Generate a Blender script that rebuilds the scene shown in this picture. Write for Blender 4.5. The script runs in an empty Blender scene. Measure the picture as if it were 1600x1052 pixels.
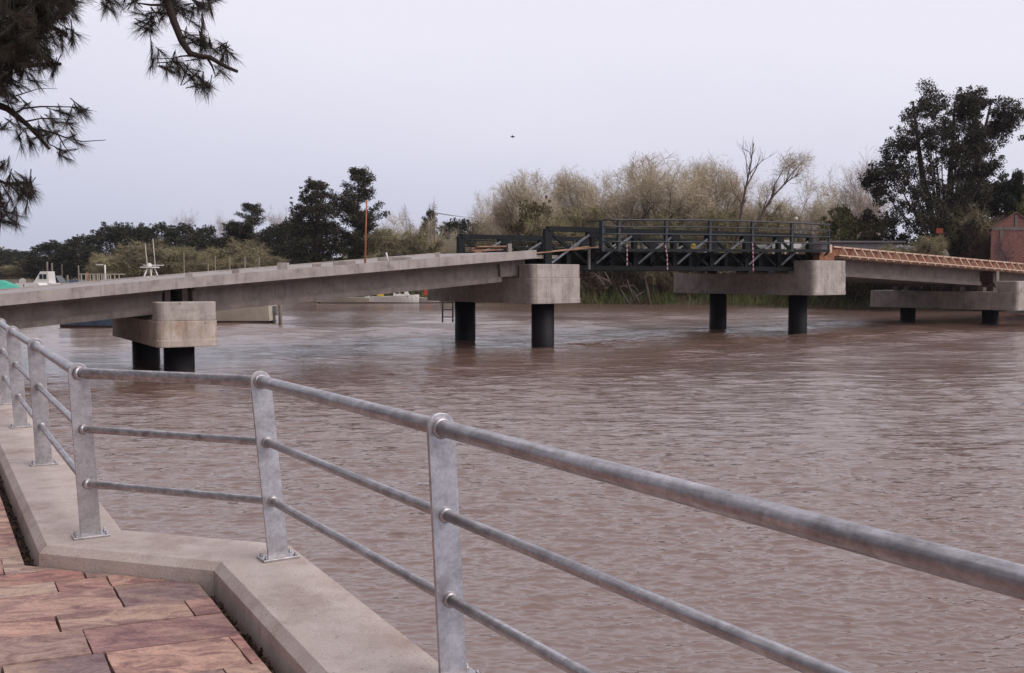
import bpy, math, random
import numpy as np
from mathutils import Vector

# ------------------------------------------------------------ camera, world, sun, exposure
sc = bpy.context.scene
col = sc.collection
EYE = 3.75
TH = math.atan(96/1600); CT, ST = math.cos(TH), math.sin(TH)
cam = bpy.data.cameras.new('camera'); camo = bpy.data.objects.new('camera', cam); col.objects.link(camo)
camo.location = (0, 0, EYE); camo.rotation_euler = (math.pi/2 - TH, 0, 0)
cam.lens = 36; cam.sensor_width = 36; cam.clip_start = 0.05; cam.clip_end = 8000
sc.camera = camo
SUN_EL, SUN_AZ = 42, 122      # behind the camera, to the right
w = bpy.data.worlds.new('World'); sc.world = w; w.use_nodes = True
nt = w.node_tree; nt.nodes.clear()
def N(tree, typ, **kw):
    n = tree.nodes.new(typ)
    for k, v in kw.items():
        if k.startswith('i_'):
            n.inputs[k[2:].replace('_', ' ')].default_value = v
        else: setattr(n, k, v)
    return n
sky = N(nt, 'ShaderNodeTexSky', sky_type='NISHITA', sun_disc=False, sun_elevation=math.radians(SUN_EL), sun_rotation=math.radians(SUN_AZ))
hs = N(nt, 'ShaderNodeMixRGB', blend_type='MULTIPLY'); hs.inputs[0].default_value = 1; hs.inputs[2].default_value = (.09, .09, .09, 1)
nt.links.new(sky.outputs[0], hs.inputs[1])
tc = N(nt, 'ShaderNodeTexCoord'); sx = N(nt, 'ShaderNodeSeparateXYZ'); nt.links.new(tc.outputs['Generated'], sx.inputs[0])
rp = N(nt, 'ShaderNodeValToRGB'); e = rp.color_ramp.elements
e[0].position = 0.0; e[0].color = (.52, .54, .68, 1)
e[1].position = .55; e[1].color = (.84, .81, .90, 1)
m = e.new(.10); m.color = (.66, .655, .785, 1)
m = e.new(.24); m.color = (.83, .805, .90, 1)
cn = N(nt, 'ShaderNodeTexNoise', i_Scale=1.6, i_Detail=4.0, i_Roughness=.5)
mp = N(nt, 'ShaderNodeMapping'); mp.inputs['Scale'].default_value = (1, 1, 3.2)
nt.links.new(tc.outputs['Generated'], mp.inputs[0]); nt.links.new(mp.outputs[0], cn.inputs['Vector'])
ma = N(nt, 'ShaderNodeMath', operation='MULTIPLY_ADD'); ma.inputs[1].default_value = .16; ma.inputs[2].default_value = -.08
nt.links.new(cn.outputs['Fac'], ma.inputs[0])
ad = N(nt, 'ShaderNodeMath', operation='ADD'); nt.links.new(sx.outputs['Z'], ad.inputs[0]); nt.links.new(ma.outputs[0], ad.inputs[1])
# the overcast is brighter to the right (east) than to the left
mx = N(nt, 'ShaderNodeMath', operation='MULTIPLY_ADD'); mx.inputs[1].default_value = .07; nt.links.new(sx.outputs['X'], mx.inputs[0]); nt.links.new(ad.outputs[0], mx.inputs[2])
nt.links.new(mx.outputs[0], rp.inputs[0])
mix = N(nt, 'ShaderNodeMixRGB'); mix.inputs[0].default_value = .92
nt.links.new(hs.outputs[0], mix.inputs[1]); nt.links.new(rp.outputs[0], mix.inputs[2])
bg = N(nt, 'ShaderNodeBackground', i_Strength=1.0); wo = N(nt, 'ShaderNodeOutputWorld')
# added dimming of the unseen sky behind-left, to darken left-facing pier sides
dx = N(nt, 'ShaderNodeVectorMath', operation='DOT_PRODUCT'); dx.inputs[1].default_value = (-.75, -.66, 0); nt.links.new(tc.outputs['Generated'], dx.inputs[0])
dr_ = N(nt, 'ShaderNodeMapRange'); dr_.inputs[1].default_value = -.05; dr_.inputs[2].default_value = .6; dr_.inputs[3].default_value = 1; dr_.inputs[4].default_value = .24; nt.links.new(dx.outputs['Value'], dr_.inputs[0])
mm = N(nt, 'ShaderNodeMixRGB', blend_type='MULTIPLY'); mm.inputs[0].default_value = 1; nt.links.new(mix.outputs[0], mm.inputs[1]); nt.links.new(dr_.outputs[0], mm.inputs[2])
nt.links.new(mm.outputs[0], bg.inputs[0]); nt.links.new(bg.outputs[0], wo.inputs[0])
sl = bpy.data.lights.new('sun', 'SUN'); so = bpy.data.objects.new('sun', sl); col.objects.link(so)
sl.energy = 1.5; sl.angle = math.radians(50); sl.color = (1, .92, .86)
el, az = math.radians(SUN_EL), math.radians(SUN_AZ)
sd = Vector((math.sin(az)*math.cos(el), math.cos(az)*math.cos(el), math.sin(el)))
so.rotation_euler = sd.to_track_quat('Z', 'Y').to_euler()
vs = sc.view_settings; vs.view_transform = 'Standard'; vs.look = 'None'; vs.gamma = 1; vs.exposure = .12; vs.use_curve_mapping = False
sc.cycles.max_bounces = 6; sc.cycles.transparent_max_bounces = 4

# ------------------------------------------------------------ helpers
def G(px, py, z):
    u = (px-800)/1600; v = -(py-526)/1600
    X, Y, Z = u, CT+v*ST, -ST+v*CT
    t = (z-EYE)/Z
    return Vector((X*t, Y*t, z))
def P(px, py, d):
    u = (px-800)/1600; v = -(py-526)/1600
    X, Y, Z = u, CT+v*ST, -ST+v*CT
    t = d/Y
    return Vector((X*t, d, EYE+Z*t))
def tag(o, label=None, cat=None, group=None, kind=None):
    for k, v in (('label', label), ('category', cat), ('group', group), ('kind', kind)):
        if v: o[k] = v
    return o
def thing(name, loc, label, cat, group=None, rz=0):
    o = bpy.data.objects.new(name, None); col.objects.link(o); o.empty_display_size = .2
    o.location = loc; o.rotation_euler = (0, 0, rz)
    return tag(o, label, cat, group)
def link(name, me, parent=None, world=False):
    o = bpy.data.objects.new(name, me); col.objects.link(o)
    if parent is not None:
        o.parent = parent
    return o
def np_mesh(name, V, F, mat, smooth=False):
    me = bpy.data.meshes.new(name)
    V = np.asarray(V, dtype=np.float32); F = np.asarray(F, dtype=np.int32)
    k = F.shape[1]
    me.vertices.add(len(V)); me.vertices.foreach_set('co', V.ravel())
    me.loops.add(F.size); me.loops.foreach_set('vertex_index', F.ravel())
    me.polygons.add(len(F)); me.polygons.foreach_set('loop_start', np.arange(0, F.size, k, dtype=np.int32))
    me.polygons.foreach_set('loop_total', np.full(len(F), k, dtype=np.int32))
    if smooth: me.polygons.foreach_set('use_smooth', np.ones(len(F), dtype=bool))
    me.update(calc_edges=True); me.materials.append(mat)
    return me
class MB:
    def __init__(s): s.v = []; s.f = []; s.sm = []; s.mi = []; s.cur = 0
    def add(s, vs, fs, sm=False):
        b = len(s.v); s.v += [tuple(p) for p in vs]
        for f in fs: s.f.append([b+i for i in f]); s.sm.append(sm); s.mi.append(s.cur)
    def box(s, c, size, ax=None):
        c = Vector(c); X, Y, Z = ax or (Vector((1,0,0)), Vector((0,1,0)), Vector((0,0,1)))
        h = [d/2 for d in size]
        vs = [c+X*(a*h[0])+Y*(b*h[1])+Z*(g*h[2]) for g in (-1,1) for b in (-1,1) for a in (-1,1)]
        s.add(vs, [(0,2,3,1),(4,5,7,6),(0,1,5,4),(2,6,7,3),(0,4,6,2),(1,3,7,5)])
        return s
    def beam(s, p, q, wd, ht, up=(0,0,1)):
        p, q = Vector(p), Vector(q); d = (q-p); L = d.length; d.normalize()
        up = Vector(up); x = d.cross(up)
        if x.length < 1e-4: x = d.cross(Vector((0,1,0)))
        x.normalize(); z = x.cross(d)
        return s.box((p+q)/2, (L, wd, ht), (d, x, z))
    def tube(s, pts, rad, n=8, caps=True):
        pts = [Vector(p) for p in pts]
        if not hasattr(rad, '__len__'): rad = [rad]*len(pts)
        rings = []; ref = None
        for i, p in enumerate(pts):
            a = pts[max(i-1, 0)]; b = pts[min(i+1, len(pts)-1)]; d = (b-a).normalized()
            if ref is None:
                ref = d.cross(Vector((0,0,1)))
                if ref.length < .05: ref = d.cross(Vector((0,1,0)))
            ref = (ref - d*ref.dot(d)).normalized(); y = d.cross(ref)
            rings.append([p+(ref*math.cos(2*math.pi*k/n)+y*math.sin(2*math.pi*k/n))*rad[i] for k in range(n)])
        vs = [v for r in rings for v in r]; fs = []
        for i in range(len(pts)-1):
            for k in range(n):
                fs.append((i*n+k, i*n+(k+1)%n, (i+1)*n+(k+1)%n, (i+1)*n+k))
        s.add(vs, fs, True)
        if caps:
            b = len(s.v)-len(vs)
            s.f.append([b+k for k in range(n)][::-1]); s.sm.append(False); s.mi.append(s.cur)
            s.f.append([b+len(vs)-n+k for k in range(n)]); s.sm.append(False); s.mi.append(s.cur)
        return s
    def prism(s, pts, z0, z1, axis=None):
        n = len(pts)
        a = sum(pts[i][0]*pts[(i+1)%n][1]-pts[(i+1)%n][0]*pts[i][1] for i in range(n))
        if a < 0: pts = pts[::-1]
        vs = [Vector((p[0], p[1], z0)) for p in pts]+[Vector((p[0], p[1], z1)) for p in pts]
        s.add(vs, [tuple(range(n))[::-1], tuple(range(n, 2*n))]+[(i, (i+1)%n, n+(i+1)%n, n+i) for i in range(n)])
        return s
    def loft(s, secs, sm=False, close=True):
        n = len(secs[0]); vs = [v for r in secs for v in r]; fs = []
        for i in range(len(secs)-1):
            for k in range(n if close else n-1):
                fs.append((i*n+k, i*n+(k+1)%n, (i+1)*n+(k+1)%n, (i+1)*n+k))
        s.add(vs, fs, sm)
        if close:
            s.add(secs[0], [tuple(range(n))[::-1]]); s.add(secs[-1], [tuple(range(n))])
        return s
    def ball(s, c, r, n=10, sq=1):
        c = Vector(c); secs = []
        for i in range(n//2+1):
            t = math.pi*i/(n//2)
            secs.append([c+Vector((math.sin(t)*math.cos(2*math.pi*k/n)*r, math.sin(t)*math.sin(2*math.pi*k/n)*r, math.cos(t)*r*sq)) for k in range(n)][::-1])
        vs = [v for q in secs for v in q]; fs = []
        for i in range(len(secs)-1):
            for k in range(n): fs.append((i*n+k, i*n+(k+1)%n, (i+1)*n+(k+1)%n, (i+1)*n+k))
        s.add(vs, fs, True); return s
    def build(s, name, mat, parent=None, bevel=0, local=None):
        me = bpy.data.meshes.new(name)
        off = Vector(parent.location) if parent is not None and parent.type == 'EMPTY' and local is None else Vector((0,0,0))
        if parent is not None and parent.type == 'MESH' and local is None:
            off = Vector(parent.parent.location) if parent.parent else Vector((0,0,0))
        me.from_pydata([tuple(Vector(v)-off) for v in s.v], [], s.f)
        me.polygons.foreach_set('use_smooth', s.sm)
        mats = mat if isinstance(mat, (list, tuple)) else [mat]
        for q in mats: me.materials.append(q)
        me.polygons.foreach_set('material_index', s.mi)
        me.update()
        o = link(name, me, parent)
        if bevel:
            b = o.modifiers.new('bevel', 'BEVEL'); b.width = bevel; b.segments = 2; b.limit_method = 'ANGLE'; b.angle_limit = math.radians(35)
        return o
def copy_tree(o, parent=None):
    c = o.copy(); col.objects.link(c); c.parent = parent
    for ch in o.children: copy_tree(ch, c)
    return c

# ------------------------------------------------------------ materials
def lin(r, g, b): return tuple(((c/255)/12.92 if c/255 <= .04045 else ((c/255+.055)/1.055)**2.4) for c in (r, g, b))+(1,)
def material(name, c1, c2=None, scale=3, rough=.8, metal=0, bump=0, bscale=None, stretch=(1,1,1), detail=6, spec=.5, c3=None, s3=.4, lo=.35, hi=.65, island=0, coords='Object'):
    m = bpy.data.materials.new(name); m.use_nodes = True; t = m.node_tree
    b = t.nodes['Principled BSDF']; b.inputs['Roughness'].default_value = rough; b.inputs['Metallic'].default_value = metal
    b.inputs['Specular IOR Level'].default_value = spec
    c1 = tuple(c1)+(1,) if len(c1) == 3 else c1
    if c2 is None: b.inputs['Base Color'].default_value = c1; out = None
    co = N(t, 'ShaderNodeTexCoord'); mp = N(t, 'ShaderNodeMapping'); mp.inputs['Scale'].default_value = stretch
    t.links.new(co.outputs[coords], mp.inputs[0])
    if c2 is not None:
        c2 = tuple(c2)+(1,) if len(c2) == 3 else c2
        n = N(t, 'ShaderNodeTexNoise', i_Scale=scale, i_Detail=detail, i_Roughness=.62); t.links.new(mp.outputs[0], n.inputs['Vector'])
        r = N(t, 'ShaderNodeMapRange'); r.inputs[1].default_value = lo; r.inputs[2].default_value = hi; t.links.new(n.outputs['Fac'], r.inputs[0])
        x = N(t, 'ShaderNodeMixRGB'); x.inputs[1].default_value = c1; x.inputs[2].default_value = c2; t.links.new(r.outputs[0], x.inputs[0])
        out = x.outputs[0]
        if c3 is not None:
            c3 = tuple(c3)+(1,) if len(c3) == 3 else c3
            n3 = N(t, 'ShaderNodeTexNoise', i_Scale=scale*s3, i_Detail=5.0, i_Roughness=.7); 
            a3 = N(t, 'ShaderNodeVectorMath', operation='ADD'); a3.inputs[1].default_value = (13.1, 7.7, 3.3)
            t.links.new(mp.outputs[0], a3.inputs[0]); t.links.new(a3.outputs[0], n3.inputs['Vector'])
            r3 = N(t, 'ShaderNodeMapRange'); r3.inputs[1].default_value = .48; r3.inputs[2].default_value = .72; t.links.new(n3.outputs['Fac'], r3.inputs[0])
            x3 = N(t, 'ShaderNodeMixRGB'); x3.inputs[2].default_value = c3; t.links.new(out, x3.inputs[1]); t.links.new(r3.outputs[0], x3.inputs[0]); out = x3.outputs[0]
        if island:
            g = N(t, 'ShaderNodeNewGeometry'); r4 = N(t, 'ShaderNodeMapRange'); r4.inputs[3].default_value = 1-island; r4.inputs[4].default_value = 1+island
            t.links.new(g.outputs['Random Per Island'], r4.inputs[0])
            x4 = N(t, 'ShaderNodeMixRGB', blend_type='MULTIPLY'); x4.inputs[0].default_value = 1; t.links.new(out, x4.inputs[1]); t.links.new(r4.outputs[0], x4.inputs[2]); out = x4.outputs[0]
        t.links.new(out, b.inputs['Base Color'])
    if bump:
        n2 = N(t, 'ShaderNodeTexNoise', i_Scale=bscale or scale*6, i_Detail=6.0, i_Roughness=.65); t.links.new(mp.outputs[0], n2.inputs['Vector'])
        bp = N(t, 'ShaderNodeBump', i_Strength=1.0, i_Distance=bump); t.links.new(n2.outputs['Fac'], bp.inputs['Height']); t.links.new(bp.outputs[0], b.inputs['Normal'])
    return m
def streaked_concrete(name, c1, c2, c3, lines=True):
    """cast concrete: blotches, vertical run-off streaks, faint board joints"""
    m = material(name, c1, c2, scale=1.1, rough=.88, bump=.006, bscale=14, c3=c3, s3=1.3)
    t = m.node_tree; b = t.nodes['Principled BSDF']
    src = b.inputs['Base Color'].links[0].from_socket
    co = N(t, 'ShaderNodeTexCoord'); mp = N(t, 'ShaderNodeMapping'); mp.inputs['Scale'].default_value = (3.2, 3.2, .22); t.links.new(co.outputs['Object'], mp.inputs[0])
    n = N(t, 'ShaderNodeTexNoise', i_Scale=1.4, i_Detail=6.0, i_Roughness=.7); t.links.new(mp.outputs[0], n.inputs['Vector'])
    r = N(t, 'ShaderNodeMapRange'); r.inputs[1].default_value = .5; r.inputs[2].default_value = .75; r.inputs[3].default_value = 1; r.inputs[4].default_value = .62; t.links.new(n.outputs['Fac'], r.inputs[0])
    x = N(t, 'ShaderNodeMixRGB', blend_type='MULTIPLY'); x.inputs[0].default_value = 1; t.links.new(src, x.inputs[1]); t.links.new(r.outputs[0], x.inputs[2])
    t.links.new(x.outputs[0], b.inputs['Base Color'])
    return m
M = {}
M['concrete'] = streaked_concrete('cast_concrete', (.42,.37,.335), (.56,.505,.465), (.30,.255,.23))
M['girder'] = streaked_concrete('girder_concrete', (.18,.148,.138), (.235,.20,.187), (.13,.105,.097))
M['stained'] = streaked_concrete('stained_concrete', (.45,.38,.32), (.57,.50,.435), (.39,.255,.17))
M['coping'] = material('coping_concrete', (.54,.445,.395), (.66,.575,.525), scale=2.6, rough=.9, bump=.005, bscale=70, c3=(.40,.30,.26), s3=.9, detail=10)
M['pile'] = material('pile_steel', (.009,.008,.011), (.02,.017,.021), scale=2, rough=.6, spec=.25, stretch=(1,1,.3), bump=.01, bscale=3)
M['green'] = material('dark_green_paint', (.008,.010,.011), (.013,.016,.017), scale=2, rough=.55, spec=.25, bump=.002)
M['rail_dark'] = material('dark_rail_paint', (.012,.018,.021), (.03,.038,.045), scale=5, rough=.35, spec=.7)
M['strut_sheen'] = material('diagonal_sheen', (.15,.155,.17), (.27,.28,.30), scale=3, rough=.35, metal=.3)  # pale colour stands in for light reflected off the truss diagonals
M['timber'] = material('formwork_timber', (.62,.42,.31), (.74,.57,.45), scale=2.5, rough=.8, stretch=(1,1,4))
M['ply'] = material('formwork_ply', (.24,.085,.05), (.34,.14,.09), scale=1.2, rough=.8, c3=(.40,.26,.18), s3=2)
M['plank'] = material('weathered_plank', (.36,.19,.12), (.5,.32,.22), scale=3, rough=.8)
M['rust'] = material('rusty_steel', (.20,.075,.035), (.33,.15,.08), scale=4, rough=.8)
M['orange'] = material('orange_pole', (.45,.17,.06), (.33,.13,.06), scale=2, rough=.7)
M['white'] = material('white_gelcoat', (.84,.82,.79), (.74,.72,.69), scale=1.2, rough=.3, spec=.6)
M['cream'] = material('cream_gelcoat', (.60,.55,.46), (.50,.46,.39), scale=1.2, rough=.4)
M['antifoul'] = material('antifouling', (.035,.015,.012), (.06,.03,.025), scale=2, rough=.7)
M['glass'] = material('dark_glass', (.02,.025,.03), rough=.08, spec=.8)
M['grey'] = material('grey_plastic', (.12,.12,.12), (.18,.17,.17), scale=3, rough=.5)
M['bluetarp'] = material('blue_canvas', (.07,.11,.18), (.12,.17,.25), scale=2, rough=.8)
M['greentarp'] = material('green_tarp', (.05,.38,.27), (.08,.48,.36), scale=2, rough=.6)
M['yellow'] = material('yellow_plastic', (.72,.50,.05), rough=.5)
M['redbuoy'] = material('orange_red_plastic', (.55,.08,.035), (.45,.07,.03), scale=2, rough=.5)
M['post'] = material('weathered_post', (.16,.125,.10), (.25,.21,.17), scale=2, rough=.9, stretch=(1,1,.3))
M['bark'] = material('bark', (.085,.062,.05), (.15,.115,.095), scale=2, rough=.95, stretch=(1,1,.25), bump=.02, bscale=8)
M['palebark'] = material('pale_bark', (.11,.08,.07), (.18,.14,.12), scale=2, rough=.95, stretch=(1,1,.25))
M['deadbark'] = material('dead_wood', (.12,.085,.075), (.2,.155,.135), scale=2, rough=.95)
M['nearbark'] = material('casuarina_bark', (.022,.014,.013), (.045,.03,.026), scale=6, rough=.95, bump=.01, bscale=30)
M['twig_w'] = material('willow_twigs', (.55,.455,.37), (.65,.58,.41), scale=.25, rough=.9, island=.12)
M['twig_y'] = material('yellow_willow_twigs', (.27,.225,.15), (.38,.335,.185), scale=.25, rough=.9, island=.15)
M['twig_b'] = material('bare_twigs', (.36,.28,.26), (.46,.38,.35), scale=.3, rough=.9, island=.3)
M['twig_r'] = material('reddish_twigs', (.20,.11,.12), (.27,.17,.17), scale=.3, rough=.9, island=.3)
M['leaf_d'] = material('dark_foliage', (.030,.034,.022), (.062,.062,.036), scale=.3, rough=.75, island=.5, spec=.25)
M['leaf_t'] = material('tall_dark_foliage', (.045,.046,.028), (.092,.080,.048), scale=.3, rough=.75, island=.5, spec=.25)
M['leaf_e'] = material('gum_foliage', (.036,.037,.026), (.085,.076,.052), scale=.25, rough=.7, island=.5, spec=.25, c3=(.06,.045,.03))
M['leaf_o'] = material('olive_foliage', (.12,.10,.05), (.2,.165,.09), scale=.3, rough=.8, island=.4, spec=.25)
M['leaf_g'] = material('bush_foliage', (.13,.125,.05), (.2,.185,.08), scale=.4, rough=.8, island=.4, spec=.25)
M['under'] = material('undergrowth', (.20,.14,.10), (.30,.235,.16), scale=.25, rough=.9, island=.5, c3=(.055,.06,.028), s3=1.5, spec=.25)
M['needle'] = material('casuarina_needles', (.025,.026,.018), (.06,.045,.034), scale=4, rough=.7, island=.4, spec=.3)
M['brick'] = None

def grain(m, scale, lo, hi):
    t = m.node_tree; b = t.nodes['Principled BSDF']; src = b.inputs['Base Color'].links[0].from_socket
    co = N(t, 'ShaderNodeTexCoord'); n = N(t, 'ShaderNodeTexNoise', i_Scale=scale, i_Detail=6.0, i_Roughness=.85); t.links.new(co.outputs['Object'], n.inputs['Vector'])
    r = N(t, 'ShaderNodeMapRange'); r.inputs[1].default_value = .32; r.inputs[2].default_value = .68; r.inputs[3].default_value = lo; r.inputs[4].default_value = hi; t.links.new(n.outputs['Fac'], r.inputs[0])
    x = N(t, 'ShaderNodeMixRGB', blend_type='MULTIPLY'); x.inputs[0].default_value = 1; t.links.new(src, x.inputs[1]); t.links.new(r.outputs[0], x.inputs[2])
    # scattered pits and specks
    v = N(t, 'ShaderNodeTexVoronoi', i_Scale=scale*.28); t.links.new(co.outputs['Object'], v.inputs['Vector']); g = N(t, 'ShaderNodeMapRange'); g.inputs[1].default_value = .05; g.inputs[2].default_value = .12; g.inputs[3].default_value = .45; t.links.new(v.outputs['Distance'], g.inputs[0])
    y = N(t, 'ShaderNodeMixRGB', blend_type='MULTIPLY'); y.inputs[0].default_value = 1; t.links.new(x.outputs[0], y.inputs[1]); t.links.new(g.outputs[0], y.inputs[2])
    t.links.new(y.outputs[0], b.inputs['Base Color'])
grain(M['coping'], 60.0, .84, 1.1); grain(M['concrete'], 9.0, .85, 1.12); grain(M['stained'], 9.0, .85, 1.12)
# galvanised steel
def galv():
    m = bpy.data.materials.new('galvanised_steel'); m.use_nodes = True; t = m.node_tree; b = t.nodes['Principled BSDF']
    co = N(t, 'ShaderNodeTexCoord')
    n1 = N(t, 'ShaderNodeTexNoise', i_Scale=11.0, i_Detail=10.0, i_Roughness=.78); t.links.new(co.outputs['Object'], n1.inputs['Vector'])
    vo = N(t, 'ShaderNodeTexVoronoi', i_Scale=70.0); t.links.new(co.outputs['Object'], vo.inputs['Vector'])
    r1 = N(t, 'ShaderNodeValToRGB'); r1.color_ramp.elements[0].position = .33; r1.color_ramp.elements[0].color = (.33,.305,.305,1)
    r1.color_ramp.elements[1].position = .72; r1.color_ramp.elements[1].color = (.70,.68,.70,1); el = r1.color_ramp.elements.new(.52); el.color = (.51,.49,.50,1)
    t.links.new(n1.outputs['Fac'], r1.inputs[0])
    bw = N(t, 'ShaderNodeSeparateColor'); t.links.new(vo.outputs['Color'], bw.inputs[0])
    x = N(t, 'ShaderNodeMixRGB', blend_type='OVERLAY'); x.inputs[0].default_value = .07; t.links.new(r1.outputs[0], x.inputs[1]); t.links.new(bw.outputs[0], x.inputs[2])
    n2 = N(t, 'ShaderNodeTexNoise', i_Scale=22.0, i_Detail=6.0, i_Roughness=.7); t.links.new(co.outputs['Object'], n2.inputs['Vector'])
    r2 = N(t, 'ShaderNodeMapRange'); r2.inputs[1].default_value = .66; r2.inputs[2].default_value = .74; t.links.new(n2.outputs['Fac'], r2.inputs[0])
    x2 = N(t, 'ShaderNodeMixRGB'); x2.inputs[2].default_value = (.10,.075,.07,1); t.links.new(x.outputs[0], x2.inputs[1]); t.links.new(r2.outputs[0], x2.inputs[0])
    # white zinc bloom
    n3 = N(t, 'ShaderNodeTexNoise', i_Scale=5.0, i_Detail=5.0, i_Roughness=.7); m3 = N(t, 'ShaderNodeMapping'); m3.inputs['Location'].default_value = (4, 9, 2)
    t.links.new(co.outputs['Object'], m3.inputs[0]); t.links.new(m3.outputs[0], n3.inputs['Vector'])
    r3 = N(t, 'ShaderNodeMapRange'); r3.inputs[1].default_value = .60; r3.inputs[2].default_value = .70; r3.inputs[4].default_value = .5; t.links.new(n3.outputs['Fac'], r3.inputs[0])
    x3 = N(t, 'ShaderNodeMixRGB'); x3.inputs[2].default_value = (.62,.62,.66,1); t.links.new(x2.outputs[0], x3.inputs[1]); t.links.new(r3.outputs[0], x3.inputs[0])
    t.links.new(x3.outputs[0], b.inputs['Base Color'])
    b.inputs['Metallic'].default_value = .8
    rr = N(t, 'ShaderNodeMapRange'); rr.inputs[3].default_value = .5; rr.inputs[4].default_value = .28; t.links.new(n1.outputs['Fac'], rr.inputs[0]); t.links.new(rr.outputs[0], b.inputs['Roughness'])
    bp = N(t, 'ShaderNodeBump', i_Strength=1.0, i_Distance=.0012); t.links.new(n1.outputs['Fac'], bp.inputs['Height']); t.links.new(bp.outputs[0], b.inputs['Normal'])
    return m
M['galv'] = galv()
def rail_mat():
    m = galv(); m.name = 'galvanised_tube'; t = m.node_tree; b = t.nodes['Principled BSDF']; src = b.inputs['Base Color'].links[0].from_socket
    co = N(t, 'ShaderNodeTexCoord'); mp = N(t, 'ShaderNodeMapping'); mp.vector_type = 'TEXTURE'; mp.inputs['Rotation'].default_value = (0, 0, -math.radians(56.7)); mp.inputs['Scale'].default_value = (1.0, .07, .07)
    t.links.new(co.outputs['Object'], mp.inputs[0])
    n = N(t, 'ShaderNodeTexNoise', i_Scale=2.2, i_Detail=8.0, i_Roughness=.72, i_Distortion=.3); t.links.new(mp.outputs[0], n.inputs['Vector'])
    r = N(t, 'ShaderNodeMapRange'); r.inputs[1].default_value = .38; r.inputs[2].default_value = .66; r.inputs[3].default_value = .62; r.inputs[4].default_value = 1.15; t.links.new(n.outputs['Fac'], r.inputs[0])
    x = N(t, 'ShaderNodeMixRGB', blend_type='MULTIPLY'); x.inputs[0].default_value = 1; t.links.new(src, x.inputs[1]); t.links.new(r.outputs[0], x.inputs[2])
    n2 = N(t, 'ShaderNodeTexNoise', i_Scale=9.0, i_Detail=6.0, i_Roughness=.75); t.links.new(mp.outputs[0], n2.inputs['Vector'])
    r2 = N(t, 'ShaderNodeMapRange'); r2.inputs[1].default_value = .66; r2.inputs[2].default_value = .72; r2.inputs[4].default_value = .8; t.links.new(n2.outputs['Fac'], r2.inputs[0])
    y = N(t, 'ShaderNodeMixRGB'); y.inputs[2].default_value = (.07,.055,.05,1); t.links.new(x.outputs[0], y.inputs[1]); t.links.new(r2.outputs[0], y.inputs[0])
    t.links.new(y.outputs[0], b.inputs['Base Color']); return m
M['galv_rail'] = rail_mat()
def brickmat():
    m = bpy.data.materials.new('brickwork'); m.use_nodes = True; t = m.node_tree; b = t.nodes['Principled BSDF']; b.inputs['Roughness'].default_value = .9
    co = N(t, 'ShaderNodeTexCoord'); sp = N(t, 'ShaderNodeSeparateXYZ'); cb = N(t, 'ShaderNodeCombineXYZ'); a = N(t, 'ShaderNodeMath', operation='ADD')
    t.links.new(co.outputs['Object'], sp.inputs[0]); t.links.new(sp.outputs[0], a.inputs[0]); t.links.new(sp.outputs[1], a.inputs[1]); t.links.new(a.outputs[0], cb.inputs[0]); t.links.new(sp.outputs[2], cb.inputs[1])
    br = N(t, 'ShaderNodeTexBrick', i_Scale=1.0); br.inputs['Brick Width'].default_value = .5; br.inputs['Row Height'].default_value = .2; br.inputs['Mortar Size'].default_value = .03
    br.inputs['Color1'].default_value = (.30,.085,.06,1); br.inputs['Color2'].default_value = (.22,.06,.05,1); br.inputs['Mortar'].default_value = (.26,.2,.18,1)
    t.links.new(cb.outputs[0], br.inputs['Vector'])
    n = N(t, 'ShaderNodeTexNoise', i_Scale=.8, i_Detail=5.0); t.links.new(co.outputs['Object'], n.inputs['Vector'])
    r = N(t, 'ShaderNodeMapRange'); r.inputs[3].default_value = .6; r.inputs[4].default_value = 1.25; t.links.new(n.outputs['Fac'], r.inputs[0])
    x = N(t, 'ShaderNodeMixRGB', blend_type='MULTIPLY'); x.inputs[0].default_value = 1; t.links.new(br.outputs[0], x.inputs[1]); t.links.new(r.outputs[0], x.inputs[2]); t.links.new(x.outputs[0], b.inputs['Base Color'])
    return m
M['brick'] = brickmat()
M['ground'] = material('riverbank_earth', (.115,.085,.055), (.16,.13,.075), scale=.5, rough=.95, bump=.05, bscale=3, c3=(.07,.08,.035), s3=.5)
M['grass'] = material('reed_grass', (.15,.23,.06), (.32,.31,.14), scale=.3, rough=.85, island=.4, c3=(.16,.12,.07), s3=1.2, spec=.2)
M['dirt'] = material('joint_dirt', (.035,.022,.017), (.075,.05,.04), scale=14, rough=1, bump=.02, bscale=30)
M['greywall'] = material('grey_sheet', (.19,.175,.19), (.25,.235,.245), scale=.5, rough=.8, stretch=(4,1,1))
M['palerock'] = material('pale_rubble', (.22,.20,.21), (.34,.31,.32), scale=1.2, rough=.9)

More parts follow.
